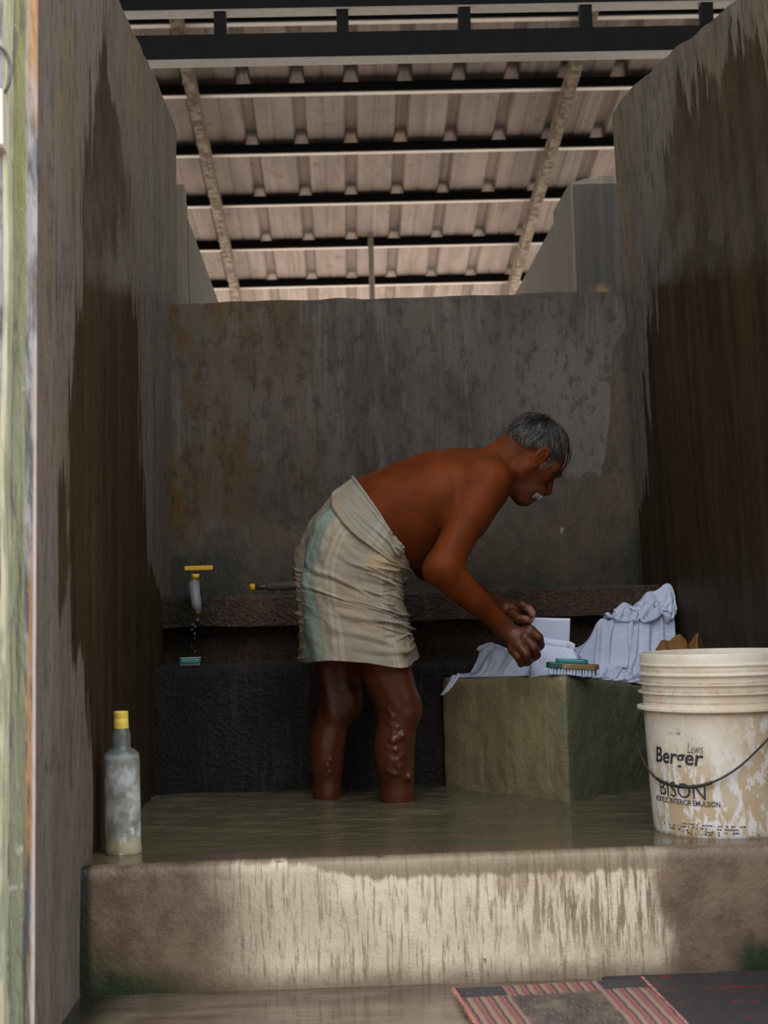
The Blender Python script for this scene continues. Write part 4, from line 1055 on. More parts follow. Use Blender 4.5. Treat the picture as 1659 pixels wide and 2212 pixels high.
st_.data.polygons.foreach_set('use_smooth', [True]*len(st_.data.polygons))

# ================================================================== LAUNDRY (small cloth solver)
def cloth(n, m, X0, rest, height, pins=None, steps=170, it=10, g=9.0, fr=.55, bend=.25, dt=.012, fence=None):
    X = X0.reshape(n, m, 3).copy(); V = np.zeros_like(X); invm = np.ones((n, m, 1))
    if pins is not None: pin_mask, pin_pos = pins; invm[pin_mask] = 0
    rx, ry = rest; rd = math.hypot(rx, ry)
    def sat(A, Bm, r, wa, wb, k=1.0):
        d = Bm-A; L = np.linalg.norm(d, axis=-1, keepdims=True)+1e-9; w = wa+wb+1e-9
        c = k*(L-r)/L/w*d; return c*wa, c*wb
    def d0(A): return np.linalg.norm(np.diff(X0.reshape(n, m, 3), axis=A), axis=-1).mean()
    tx, ty, ix, iy = rx, ry, d0(0), d0(1)
    for s_ in range(steps):
        k_ = min(1, s_/(steps*.6)); rx, ry = ix+(tx-ix)*k_, iy+(ty-iy)*k_; rd = math.hypot(rx, ry)
        V[..., 2] -= g*dt; V *= .97; V = np.clip(V, -1.2, 1.2)
        P = X+V*dt*invm
        if pins is not None: P[pin_mask] = pin_pos(s_/steps)
        for q in range(it):
            for st in (0, 1):
                for ax, r in ((0, rx), (1, ry)):
                    for jump, k in ((1, 1.0), (2, bend)):
                        if jump == 2 and q % 2: continue
                        N = (n if ax == 0 else m)
                        idx = np.arange(N-jump); idx = idx[(idx//jump) % 2 == st]
                        if len(idx) == 0: continue
                        if ax == 0:
                            a, b = sat(P[idx], P[idx+jump], r*jump, invm[idx], invm[idx+jump], k); P[idx] += a; P[idx+jump] -= b
                        else:
                            a, b = sat(P[:, idx], P[:, idx+jump], r*jump, invm[:, idx], invm[:, idx+jump], k); P[:, idx] += a; P[:, idx+jump] -= b
            for st in (0, 1):
                i0 = np.arange(st, n-1, 2)
                for sh in (0, 1):
                    pa, pb = (slice(0, m-1), slice(1, m)) if sh == 0 else (slice(1, m), slice(0, m-1))
                    for par in (0, 1):
                        ja = np.arange(m)[pa][par::2]; jb = np.arange(m)[pb][par::2]
                        A, Bm = np.ix_(i0, ja), np.ix_(i0+1, jb)
                        a, b = sat(P[A], P[Bm], rd, invm[A], invm[Bm], .6); P[A] += a; P[Bm] -= b
            if fence is not None and q == it-1:
                for (ex, ey), (nx, ny), mg in fence:
                    dd_ = (P[..., 0]-ex)*nx+(P[..., 1]-ey)*ny-mg; o_ = np.minimum(dd_, 0)[..., None]*invm; P[..., :2] -= o_*np.array([nx, ny])
            hz = height(P[..., 0], P[..., 1]); pen = hz-P[..., 2]; c = pen > 0
            P[..., 2] = np.where(c, hz, P[..., 2])
            if q == it-1:
                P[..., :2] = np.where(c[..., None], X[..., :2]+(P[..., :2]-X[..., :2])*(1-fr), P[..., :2])
        V = (P-X)/dt; X = P
    return X
def cloth_obj(name, X, mat, base, parent=None, levels=1):
    n, m, _ = X.shape; ii = np.arange(n-1)[:, None]*m+np.arange(m-1)[None]
    o = mesh_obj(name, X.reshape(-1, 3), np.stack([ii, ii+1, ii+1+m, ii+m], -1).reshape(-1, 4), mat, parent, True, base)
    if levels: s_ = o.modifiers.new('sub', 'SUBSURF'); s_.levels = levels; s_.render_levels = levels
    t = o.modifiers.new('thick', 'SOLIDIFY'); t.thickness = .0016; t.offset = 1
    return o
def fabric(name, c, rough=.75, cr=1.0):
    n = NT(name); w = n.noise(500, 2, .5); bl = n.noise(8, 4)
    cc = n.mix(n.step(.35, .65, bl), c, tuple(x*.86 for x in c))
    return n.done(cc, n.lerp(bl, rough*.7, rough), n.bump(n.add(n.mul(w, .12), n.add(n.mul(n.math('ABSOLUTE', n.sub(n.noise(16, 3, .5, dist=.8), .5)), 2.2), n.mul(n.math('ABSOLUTE', n.sub(n.noise(38, 3, .5, dist=.6), .5)), 1.0))), .45*cr, .010), Specular_IOR_Level=.35, Sheen_Weight=.0)
M_white = fabric('wet_white_cotton', (.66, .73, .90)); M_crisp = fabric('starched_white_cotton', (.68, .75, .92), .6, .12); M_brownc = fabric('brown_cotton', (.22, .105, .030), .9)
def box_support(x, y):
    h = stz(x, y)+.004
    out = (x < Lq[0]+.0)
    # inside the stone's plan?
    ins = np.ones_like(x, bool)
    for e in range(4):
        a, b = base4[e], base4[(e+1) % 4]
        ins &= ((b[0]-a[0])*(y-a[1])-(b[1]-a[1])*(x-a[0])) > -.012
    return np.where(ins, h, np.where(y > 4.03, zt1+.006, WZ+.02))
# the shirt the man is holding
def edge_in(a, b, mg):                                                  # inward normal of a front edge of the stone
    d = (b-a)/np.linalg.norm(b-a); nx, ny = -d[1], d[0]
    if (cen-a).dot([nx, ny]) < 0: nx, ny = -nx, -ny
    return (a[0], a[1]), (nx, ny), mg
A2, B2, L2 = A_[:2], Bq[:2], Lq[:2]
FENCE = [edge_in(L2, A2, .012), edge_in(A2, B2, .012)]
nl = np.array(FENCE[0][1]); tl3 = (A2-L2)/np.linalg.norm(A2-L2); LL = np.linalg.norm(A2-L2)
n1, m1 = 86, 58
u_, v_ = np.meshgrid(np.linspace(0, 1, n1), np.linspace(0, 1, m1), indexing='ij')
sx_ = .02+LL*.98*u_; dv_ = .016+.26*v_
X0 = np.stack([L2[0]+tl3[0]*sx_+nl[0]*dv_, L2[1]+tl3[1]*sx_+nl[1]*dv_, 0*u_], -1)
def inset(x, y, w=.075):                                               # 0 at the stone's front edges, 1 further in
    d = np.full(np.shape(x), 9.0)
    for (ex, ey), (nx, ny), mg in FENCE: d = np.minimum(d, (x-ex)*nx+(y-ey)*ny-mg)
    return sm(0, w, d)
def mound1(x, y):
    h = box_support(x, y)
    r = h+bumpf(x, y, B(1078, 1400, .15)[0], 3.99, .050, .07, .085)
    r = np.maximum(r, h+bumpf(x, y, B(1120, 1400, .10)[0], 3.93, .06, .06, .075))
    r = np.maximum(r, h+bumpf(x, y, B(1195, 1400, .05)[0], 3.90, .055, .06, .085))
    return h+(r-h)*inset(x, y)
def bumpf(x, y, cx, cy, sx, sy_, h, ang_=0):
    dx, dy = x-cx, y-cy; c, s = math.cos(ang_), math.sin(ang_); return h*np.exp(-(((dx*c+dy*s)/sx)**2+((-dx*s+dy*c)/sy_)**2))
X0[..., 2] = mound1(X0[..., 0], X0[..., 1])+.015+.03*np.abs(fbm(u_*7, v_*4, 2, 3))
pm = None
def hem_pins(X0):
    mk = np.zeros(X0.shape[:2], bool); mk[:, 0] = True; q = X0[mk].copy(); q[:, 2] = stz(q[:, 0], q[:, 1])+.003
    return mk, (lambda s_: q)
shirt = cloth(n1, m1, X0, (LL/n1*1.12, .26/m1*1.28), mound1, hem_pins(X0), steps=110, fr=.7, bend=.15, fence=FENCE)
sh = empty('white_shirt', (float(B(1120, 1460)[0]), 3.85, float(stz(.45, 3.85))), 'wet white shirt with a stiff buttoned collar, held up in the man\'s hands', 'shirt')
cloth_obj('shirt_cloth', shirt, M_white, None, sh)
# collar: stiff flat band between the hands and its free corner
cv, cf = [], []; NU, NV = 22, 10
for j in range(NV):
    for i in range(NU):
        a, b = i/(NU-1), j/(NV-1)
        tl2 = np.array([1148+84*a, 1334+2*a]); bl2 = np.array([1146+84*a, 1376+12*a+6*math.sin(a*3.1)])
        q = tl2+(bl2-tl2)*b; dy = .030+.012*math.sin(a*2.4)+.014*b+.010*(1-a)
        cv.append(B(q[0], q[1], dy))
cf = [(j*NU+i, j*NU+i+1, (j+1)*NU+i+1, (j+1)*NU+i) for j in range(NV-1) for i in range(NU-1)]
co_ = mesh_obj('collar', cv, cf, M_crisp, sh, True); t = co_.modifiers.new('thick', 'SOLIDIFY'); t.thickness = .0032; t.offset = 0
cv = []; NU, NV = 24, 9
for j in range(NV):
    for i in range(NU):
        a, b = i/(NU-1), j/(NV-1)
        x = 1152+90*a; yt = 1374+14*a; yb = yt+16+(10*a)-max(0, a-.9)*90
        if a > .9: yt = yt+(a-.9)*40
        dy = .024+.012*math.sin(a*2.4)+.010*(1-a); cv.append(B(x, yt+(yb-yt)*b, dy-.004*math.sin(b*3.14)))
cf = [(j*NU+i, j*NU+i+1, (j+1)*NU+i+1, (j+1)*NU+i) for j in range(NV-1) for i in range(NU-1)]
cb = mesh_obj('collar_band', cv, cf, M_crisp, sh, True); t = cb.modifiers.new('thick', 'SOLIDIFY'); t.thickness = .003; t.offset = 0
Mb = Matrix.Translation(Vector(B(1228, 1389, .016))) @ Matrix.Rotation(math.radians(90), 4, 'X')
MB().lathe([(0, .0028), (.0030, .0026), (.0045, .0032), (.0056, .0022), (.0056, 0), (0, 0)], n=20, M=Mb).obj('button', plain('pearl_button', (.85, .86, .88), .15), cb, smooth=True)
# front panel falling from the collar
cv = []; NU, NV = 30, 26
for j in range(NV):
    for i in range(NU):
        a, b = i/(NU-1), j/(NV-1)
        xl_, xr_ = 1152-10*b, 1238+30*b**1.3; x = xl_+(xr_-xl_)*a; y0, y1 = 1390+10*a, 1464-8*a; y = y0+(y1-y0)*b
        fold = .010*math.sin(a*9+b*3)+.006*math.sin(a*19-b*4); cv.append(B(x, y, (.020-.070*b+.010*(1-a)+fold*b)))
cf = [(j*NU+i, j*NU+i+1, (j+1)*NU+i+1, (j+1)*NU+i) for j in range(NV-1) for i in range(NU-1)]
fp = mesh_obj('front_panel', cv, cf, M_white, sh, True); t = fp.modifiers.new('thick', 'SOLIDIFY'); t.thickness = .0016; t.offset = 0
# cuff hanging over the stone's left edge
cv = []
for j in range(14):
    for i in range(10):
        a, b = i/9, j/13; x = 952+(1-b)*(26)+16*a*(1-.2*b)-2*math.sin(a*7); y = 1456+44*b**.8+3*math.sin(a*6)
        cv.append(PY(x, y, 3.93-.030*a-.018*math.sin(b*2.6)+.004*math.sin(a*14)))
cf = [(j*10+i, j*10+i+1, (j+1)*10+i+1, (j+1)*10+i) for j in range(13) for i in range(9)]
hc = mesh_obj('sleeve_end', cv, cf, M_white, sh, True); t = hc.modifiers.new('thick', 'SOLIDIFY'); t.thickness = .006; t.offset = 0
s_ = hc.modifiers.new('sub', 'SUBSURF'); s_.levels = 1; s_.render_levels = 1
# the heap of white washing against the right wall
def bumpf(x, y, cx, cy, sx, sy_, h, ang_=0):
    dx, dy = x-cx, y-cy; c, s = math.cos(ang_), math.sin(ang_); return h*np.exp(-(((dx*c+dy*s)/sx)**2+((-dx*s+dy*c)/sy_)**2))
hp = [(1440, 1292, 4.10, .060, .08), (1400, 1310, 4.09, .06, .08), (1352, 1330, 4.07, .055, .08), (1304, 1350, 4.06, .038, .06), (1474, 1325, 4.06, .040, .07), (1375, 1405, 3.95, .06, .05), (1290, 1438, 3.83, .05, .04), (1335, 1390, 3.96, .05, .06)]
def mound2(x, y):
    h = box_support(x, y); r = h.copy()
    for px, py, Y, sx, sy_ in hp:
        c = PY(px, py, Y); r = np.maximum(r, h+bumpf(x, y, c[0], Y, sx, sy_, c[2]-zt1+.01))
    return h+(r-h+.014*np.maximum(0, fbm(x*22, y*22, 1, 2)))*inset(x, y, .07)
n2, m2 = 104, 92
u_, v_ = np.meshgrid(np.linspace(0, 1, n2), np.linspace(0, 1, m2), indexing='ij')
nr2 = np.array(FENCE[1][1]); tr3 = (B2-A2)/np.linalg.norm(B2-A2); LR = np.linalg.norm(B2-A2)
sx_ = .035+(LR-.05)*u_; dv_ = .018+(.46-.19*u_)*v_
X0 = np.stack([A2[0]+tr3[0]*sx_, A2[1]+tr3[1]*sx_+dv_, 0*u_], -1)
X0[..., 2] = np.maximum(mound2(X0[..., 0], X0[..., 1]), 0)+.03+.05*np.abs(fbm(u_*6, v_*6, 5, 3))
def mound2w(x, y): return mound2(x, y)
heap = cloth(n2, m2, X0, (LR/n2*1.15, .36/m2*1.45), mound2w, hem_pins(X0), steps=110, fr=.8, bend=.12, fence=FENCE)
heap[..., 0] = np.minimum(heap[..., 0], XR(heap[..., 1], heap[..., 2])-.006)
o = cloth_obj('white_laundry', heap, M_white, (float(PY(1400, 1480, 3.8)[0]), 3.8, float(stz(.75, 3.8))))
finish(o, 'crumpled heap of wet white washing piled against the right wall', 'laundry')
# second piece rolled over the top of the heap
n3, m3 = 70, 40
u_, v_ = np.meshgrid(np.linspace(0, 1, n3), np.linspace(0, 1, m3), indexing='ij')
pA, pB = PY(1300, 1352, 4.05), PY(1488, 1318, 4.05)
X0 = np.stack([pA[0]+(pB[0]-pA[0])*u_, 4.0+.13*v_+.02*np.sin(u_*11), .9+0*u_], -1)
X0[..., 2] = mound2(X0[..., 0], X0[..., 1])+.05+.03*np.abs(fbm(u_*6, v_*5, 9, 3))
roll_ = cloth(n3, m3, X0, ((pB[0]-pA[0])/n3*1.5, .13/m3*1.7), lambda x, y: mound2(x, y)+.016, steps=90, fr=.8, bend=.12)
roll_[..., 0] = np.minimum(roll_[..., 0], XR(roll_[..., 1], roll_[..., 2])-.006)
o = cloth_obj('white_cloth', roll_, M_white, (float(PY(1400, 1400, 4.06)[0]), 4.06, float(zt1+.1)))
finish(o, 'bunched white cloth on top of the laundry heap by the wall', 'cloth')
# brown cloth
def small_cloth(name, px0, px1, Y0, Y1, lift, mat, seed, label, cat, hgt, n=44, m=34, comp=1.5):
    u_, v_ = np.meshgrid(np.linspace(0, 1, n), np.linspace(0, 1, m), indexing='ij')
    a, b = PY(px0, 1400, Y0), PY(px1, 1400, Y0)
    X0 = np.stack([a[0]+(b[0]-a[0])*u_, Y0+(Y1-Y0)*v_, 0*u_], -1)
    X0[..., 2] = hgt(X0[..., 0], X0[..., 1])+.03+.04*np.abs(fbm(u_*5, v_*4, seed, 3))
    C = cloth(n, m, X0, ((b[0]-a[0])/n*comp, (Y1-Y0)/m*comp), hgt, steps=90, fr=.8, bend=.15)
    C[..., 0] = np.minimum(C[..., 0], XR(C[..., 1], C[..., 2])-.006)
    o = cloth_obj(name, C, mat, (float((a[0]+b[0])/2), (Y0+Y1)/2, float(stz((a[0]+b[0])/2, (Y0+Y1)/2)))); return finish(o, label, cat)
bz = PY(1470, 1372, 3.74)[2]
def mound3(x, y):
    h = np.maximum(mound2(x, y)*0+stz(x, y), stz(x, y)); r = h
    for px, sx, hh in ((1432, .030, .110), (1468, .030, .128), (1508, .030, .132)):
        r = np.maximum(r, h+bumpf(x, y, PY(px, 1400, 3.74)[0], 3.74, sx, .035, hh))
    return np.maximum(r, np.where(y > 3.76, mound2(x, y)*.0+h, h))
small_cloth('brown_cloth', 1408, 1530, 3.69, 3.79, .1, M_brownc, 4, 'brown cloth crumpled between the white heap and the bucket', 'cloth', mound3)
def mound4(x, y): 
    h = stz(x, y); return np.maximum(h+bumpf(x, y, PY(1520, 1400, 3.69)[0], 3.69, .026, .03, .088), h+bumpf(x, y, PY(1462, 1400, 3.66)[0], 3.66, .03, .03, .068))
small_cloth('pale_rag', 1440, 1546, 3.63, 3.72, .1, M_white, 6, 'small pale rag just above the bucket rim by the brown cloth', 'rag', mound4, 36, 26)

# ================================================================== BUCKET
bc = PZ(1562, 1806, WZ-.003); bc = np.array([bc[0], bc[1], WZ-.004])
fb = PZ(1562, 1816, WZ-.004); bc[1] = fb[1]+.142; bc[0] = PY(1562, 1700, bc[1])[0]
def zof(py): return PY(1562, py, bc[1])[2]
sc_ = F/bc[1]
rb, rt = 149/sc_, 167/sc_
z0b = bc[2]; ztop = zof(1406)
def rad(z): return rb+(rt-rb)*((z-z0b)/(ztop-z0b))**.8
def bucket_material():
    n = NT('stained_white_plastic'); Z = n.axis(2); st = n.noise(1, 5, .7, (26, 26, 7)); a = n.noise(15, 5, .7); b = n.noise(46, 6, .72, (1, 1, .45))
    Hb = ztop-z0b
    c = n.mix(n.step(.35, .7, a), (.80, .755, .66), (.70, .62, .48))
    Xr = n.axis(0)
    lowm = n.mul(n.step(.26, .10, Z), 1.0)
    side = n.step(-.10, .10, Xr)
    tan_ = n.mul(n.mx(n.mul(lowm, .85), side), n.step(.38, .56, n.noise(7, 4, .6, (1, 1, .6), (2, 2, 2))))
    tan_ = n.mul(tan_, n.step(.275, .25, Z))
    c = n.mix(n.mul(tan_, .9), c, (.55, .40, .215))
    chips = n.mul(n.mul(n.step(.50, .54, b), n.mx(tan_, lowm)), n.step(.27, .24, Z)); c = n.mix(chips, c, (.84, .83, .82))
    rust = n.mul(n.step(.62, .68, n.noise(24, 5, .7, (1, 1, .7), (5, 1, 1))), n.step(.12, .02, Z)); c = n.mix(rust, c, (.26, .13, .05))
    pink = n.mul(n.step(.63, .70, n.noise(11, 4, .6, (1, 1, 1), (7, 3, 1))), .5); c = n.mix(pink, c, (.85, .55, .46))
    rings = None
    for py in (1440, 1464, 1482, 1506, 1527):
        zz = zof(py)-z0b; r = n.mul(n.step(.004, .0, n.math('ABSOLUTE', n.sub(Z, zz-.003))), n.step(.30, .72, n.noise(1, 5, .75, (22, 22, 9), (1, 0, py*.01))))
        rings = r if rings is None else n.mx(rings, r)
    c = n.mix(n.mul(rings, .8), c, (.42, .24, .09))
    c = n.mix(n.mul(n.step(.58, .66, n.noise(60, 4, .7, (1, 1, .5))), .35), c, (.45, .33, .19))
    return n.done(c, .42, n.bump(b, .12, .003), Specular_IOR_Level=.45)
M_bucket = bucket_material()
prof = [(0, .004), (rb-.010, .004), (rb-.004, 0), (rb-.001, .003)]
for z in np.linspace(.01, zof(1530)-z0b, 14): prof.append((rad(z0b+z), z))
def ringp(py, out, th):
    z = zof(py)-z0b; r = rad(z0b+z); return [(r, z-th), (r+out, z-th*.8), (r+out, z+th*.2), (r, z+th*.4)]
zz = lambda py: zof(py)-z0b
prof += ringp(1521, .0135, .0055)
for py in (1488, 1469, 1449, 1429): prof += [(rad(z0b+zz(py+9)), zz(py+9))]+ringp(py, .0085 if py > 1440 else .004, .003)
prof += [(rt+.001, ztop-z0b-.003), (rt, ztop-z0b), (rt-.003, ztop-z0b), (rt-.0045, ztop-z0b-.004)]
for z in np.linspace(ztop-.02, z0b+.02, 12): prof.append((rad(z)-.0045, z-z0b))
prof += [(rb-.02, .012), (0, .012)]
bk = empty('paint_bucket', tuple(bc), 'dirty white paint bucket with black lettering, on the step at right', 'bucket')
o = MB().lathe(prof, (0, 0, 0), 96).obj('pail', M_bucket, None, smooth=True); o.parent = bk
o.data.polygons.foreach_set('use_smooth', [True]*len(o.data.polygons))
em = o.modifiers.new('edges', 'EDGE_SPLIT'); em.split_angle = math.radians(50)
# wire handle hanging in front
va = math.atan2(-bc[0], -bc[1])
vdir = np.array([-bc[0], -bc[1]])/math.hypot(bc[0], bc[1]); vright = np.array([-vdir[1], vdir[0]])
if vright[0] < 0: vright = -vright
hpx = [(1399, 1528), (1391, 1546), (1385, 1568), (1383, 1590), (1386, 1616), (1398, 1642), (1416, 1662), (1442, 1676), (1480, 1681), (1520, 1676), (1560, 1660), (1600, 1634), (1640, 1598), (1680, 1560), (1712, 1530)]
hw = []
for px, py in hpx:
    x = (px-1562)/sc_; r = rad(zof(py))+.010; fwd = math.sqrt(max(0, r*r-x*x)) if abs(x) < r else 0.0
    q = bc[:2]+vright*x+vdir*(fwd+.002); hw.append((q[0], q[1], zof(py)))
hw_s = []
for i in range(len(hw)-1):
    for k in range(4):
        t = k/4; p0, p1, p2_, p3 = [np.array(hw[min(max(i+j, 0), len(hw)-1)]) for j in (-1, 0, 1, 2)]
        hw_s.append(.5*((2*p1)+(-p0+p2_)*t+(2*p0-5*p1+4*p2_-p3)*t*t+(-p0+3*p1-3*p2_+p3)*t**3))
hw_s.append(np.array(hw[-1]))
M_wire = plain('rusty_dark_wire', (.045, .030, .022), .6, .4, 60, .3)
MB().tube(hw_s, .0024, 8).obj('wire_handle', M_wire, bk, smooth=True)
i0 = [i for i, p in enumerate(hw_s) if zof(1690) < p[2] < zof(1668)]
if len(i0) > 3: MB().tube([hw_s[i] for i in i0], .0036, 8).obj('hand_grip', plain('black_grip', (.02, .02, .02), .5), bk, smooth=True)
def ink_material(name, wear):
    n = NT(name); w = n.step(wear, wear+.05, n.noise(70, 5, .7, (1, 1, 1.6)))
    c = n.mix(w, (.035, .038, .045), (.70, .64, .53)); return n.done(c, .5)
M_ink, M_ink2 = ink_material('worn_black_print', .69), ink_material('faint_print', .52)
def text_on_bucket(name, txt, px0, px1, py0, py1, shear=0.0, bold=0.0, mat=None, slope=0.0, parent=None):
    cu = bpy.data.curves.new(name, 'FONT'); cu.body = txt; cu.size = 1; cu.shear = shear; cu.offset = bold; cu.resolution_u = 3
    to = bpy.data.objects.new(name, cu); col.objects.link(to)
    dg = bpy.context.evaluated_depsgraph_get(); me = bpy.data.meshes.new_from_object(to.evaluated_get(dg))
    bpy.data.objects.remove(to); 
    bm = bmesh.new(); bm.from_mesh(me); bmesh.ops.triangulate(bm, faces=bm.faces)
    bmesh.ops.subdivide_edges(bm, edges=[e for e in bm.edges if e.calc_length() > .12], cuts=2, use_grid_fill=False); bmesh.ops.triangulate(bm, faces=bm.faces)
    V = np.array([v.co[:] for v in bm.verts]); Fq = [tuple(v.index for v in f.verts) for f in bm.faces]; bm.free()
    x0, x1, y0, y1 = V[:, 0].min(), V[:, 0].max(), V[:, 1].min(), V[:, 1].max()
    ang = lambda px: math.asin(max(-.999, min(.999, (px-1562)/(157))))
    a0, a1 = ang(px0), ang(px1); a = a0+(a1-a0)*(V[:, 0]-x0)/(x1-x0)
    ty = (V[:, 1]-y0)/(y1-y0); zt_ = zof(py0); zb = zof(py1); fr_ = (V[:, 0]-x0)/(x1-x0)
    z = zb+(zt_-zb)*ty-slope*fr_/sc_
    z = z-(np.cos(a)-math.cos(a0))*.012*0
    r = np.array([rad(q) for q in z])+.0006
    P = np.stack([bc[0]+vright[0]*np.sin(a)*r+vdir[0]*np.cos(a)*r, bc[1]+vright[1]*np.sin(a)*r+vdir[1]*np.cos(a)*r, z], 1)
    return mesh_obj(name, P, Fq, mat or M_ink, parent or bk)
text_on_bucket('lettering', 'Berger', 1427, 1526, 1602, 1646, .18, .02, slope=2)
text_on_bucket('lettering', 'Lewis', 1494, 1526, 1590, 1611, .35, -.005, M_ink2, 1)
text_on_bucket('lettering', 'BISON', 1431, 1526, 1672, 1704, 0, -.004, slope=4)
text_on_bucket('lettering', 'ACRYLIC INTERIOR EMULSION', 1420, 1555, 1707, 1719, 0, .02, slope=4)
text_on_bucket('lettering', 'Since 1760', 1452, 1482, 1567, 1573, 0, 0, M_ink2, 1)
for k, (py, x0, x1) in enumerate(((1760, 1424, 1603), (1767, 1430, 1590), (1774, 1436, 1592), (1780, 1470, 1556))):   # rows of small print, too worn to read
    mb = MB(); rr = random.Random(k); px = x0
    while px < x1:
        w = rr.uniform(1.2, 4.5)
        if rr.random() < .7:
            v = []
            for q, yy in ((px, 0), (px+w, 0), (px+w, -3.4), (px, -3.4)):
                a = math.asin((q-1562)/157); z = zof(py+yy+(q-x0)*.03+6*(1-math.cos(a))*0); r = rad(z)+.0006
                v.append((bc[0]+vright[0]*math.sin(a)*r+vdir[0]*math.cos(a)*r, bc[1]+vright[1]*math.sin(a)*r+vdir[1]*math.cos(a)*r, z))
            mb.add(v, [(0, 1, 2, 3)])
        px += w+rr.uniform(.6, 2.2)
    mb.obj('small_print', M_ink2, bk)['kind'] = 'stuff'

# ================================================================== BOTTLE
bo = PZ(264, 1842, WZ-.001); byc = bo[1]; bs = F/byc
zb_ = lambda py: PY(264, py, byc)[2]
bz0 = zb_(1845); bo = np.array([PY(264, 1700, byc)[0], byc, bz0])
hb = lambda py: zb_(py)-bz0
def bottle_material():
    n = NT('dirty_clear_plastic'); Z = n.axis(2); a = n.noise(22, 5, .65); b = n.noise(90, 4, .7); X = n.axis(0)
    film = n.mul(n.step(.40, .60, a), n.step(.20, .17, Z))
    c = n.mix(n.step(.35, .6, a), (.30, .32, .27), (.50, .53, .53)); c = n.mix(n.step(.05, .02, Z), c, (.46, .41, .27))
    c = n.mix(n.mul(n.step(.60, .66, b), n.step(.09, .05, Z)), c, (.75, .76, .72))
    neck = n.step(.195, .21, Z)
    tr_ = n.lerp(neck, n.lerp(film, .45, .10), .92)
    return n.done(n.mix(neck, c, (.75, .80, .80)), n.lerp(neck, .38, .08), n.bump(b, .05, .002), Transmission_Weight=tr_, IOR=1.33, Specular_IOR_Level=.5)
M_bottle = bottle_material()
R_b = 39/bs
prof = [(0, .003), (R_b*.72, .001), (R_b*.95, 0), (R_b, .006), (R_b*1.0, hb(1825)), (R_b*.975, hb(1820)), (R_b*.97, hb(1700)), (R_b*.97, hb(1640)), (R_b*.93, hb(1628)), (R_b*.78, hb(1621)), (R_b*.52, hb(1615)), (R_b*.49, hb(1608)), (R_b*.54, hb(1594)), (R_b*.50, hb(1582)), (R_b*.41, hb(1574)), (R_b*.37, hb(1570)), (R_b*.37, hb(1545)), (R_b*.30, hb(1545)), (R_b*.33, hb(1574)), (R_b*.46, hb(1594)), (R_b*.43, hb(1612)), (R_b*.86, hb(1630)), (R_b*.91, hb(1645)), (R_b*.92, .012), (0, .010)]
bt = empty('plastic_bottle', tuple(bo), 'cloudy clear bottle with a yellow cap on the step by the left wall', 'bottle')
o = MB().lathe(prof, n=48).obj('bottle_body', M_bottle, None, smooth=True); o.parent = bt
cp = [(R_b*.38, hb(1574)), (R_b*.415, hb(1573)), (R_b*.42, hb(1569)), (R_b*.40, hb(1568.5)), (R_b*.41, hb(1567)), (R_b*.40, hb(1552)), (R_b*.392, hb(1551.5)), (R_b*.40, hb(1550.5)), (R_b*.405, hb(1538)), (R_b*.36, hb(1536)), (0, hb(1536))]
o = MB().lathe(cp, n=40).obj('cap', plain('yellow_cap', (.72, .56, .09), .35, .12), None, smooth=True); o.parent = bt
o.modifiers.new('e', 'EDGE_SPLIT').split_angle = math.radians(40)

# ================================================================== TAP AND DRIPS
M_yel = plain('yellow_plastic', (.72, .42, .02), .4, .15); M_tap = plain('worn_grey_plastic', (.20, .20, .21), .35, .45, 45, .2)
M_brass = plain('old_brass', (.30, .20, .06), .35, .3, 30, Metallic=.7)
TYp = 4.19
tp = empty('water_tap', tuple(PY(424, 1270, 4.44)), 'grey wall tap with a yellow T handle, dripping at the back left corner', 'tap')
q = lambda x, y, Y=TYp: PY(x, y, Y)
MB().tube([q(424, 1272, 4.452), q(424, 1270, 4.30), q(422, 1268, 4.22)], [.017, .016, .017], 14).obj('inlet', M_brass, tp, smooth=True)
MB().tube([q(421, 1252), q(422, 1266)], [.014, .017], 16).obj('valve_body', M_brass, tp, smooth=True)
MB().tube([q(420, 1258, 4.21), q(419, 1266, 4.16), q(421, 1284, 4.14), q(424, 1304, 4.138), q(427, 1320, 4.138)], [.015, .0165, .0155, .0145, .0125], 16).obj('spout', M_tap, tp, smooth=True)
MB().tube([q(426.5, 1314, 4.138), q(427.5, 1328, 4.138)], [.0112, .0108], 16).obj('spout_end', M_brass, tp, smooth=True)
MB().tube([q(422, 1240), q(422, 1250)], [.0125, .010], 16).obj('handle_stem', M_yel, tp, smooth=True)
a, b = q(399, 1228), q(460, 1227)
MB().box((a[0], TYp-.009, a[2]-.0065), (b[0], TYp+.009, a[2]+.0065)).obj('handle', M_yel, tp, bevel=.002)
n_ = NT('clear_water'); M_drop = n_.done((.9, .95, 1), .02, None, Transmission_Weight=.9, IOR=1.33)
for k, (x, y, l, r) in enumerate(((427, 1334, 8, 2.2), (418, 1344, 7, 1.6), (422, 1350, 6, 1.6), (421, 1364, 7, 1.8), (415, 1357, 5, 1.7), (421, 1376, 4, 1.2), (414, 1392, 5, 1.0), (422, 1404, 5, 1.5))):
    p0, p1 = PY(x, y, 4.138), PY(x-.3, y+l, 4.138); s = 4.138/F
    o = MB().tube([p0, p0*.7+p1*.3, p1*.85+p0*.15, p1], [r*.15*s, r*.6*s, r*s, r*.3*s], 8).obj('water_drop', M_drop, base=tuple(p1), smooth=True)
    finish(o, 'clear drop of water under the tap, '+('nearest the spout', 'second from the spout', 'third from the spout', 'fifth from the spout', 'fourth from the spout', 'sixth from the spout', 'second from the ledge', 'lowest, just above the ledge')[k], 'drop', 'drops falling from the tap')
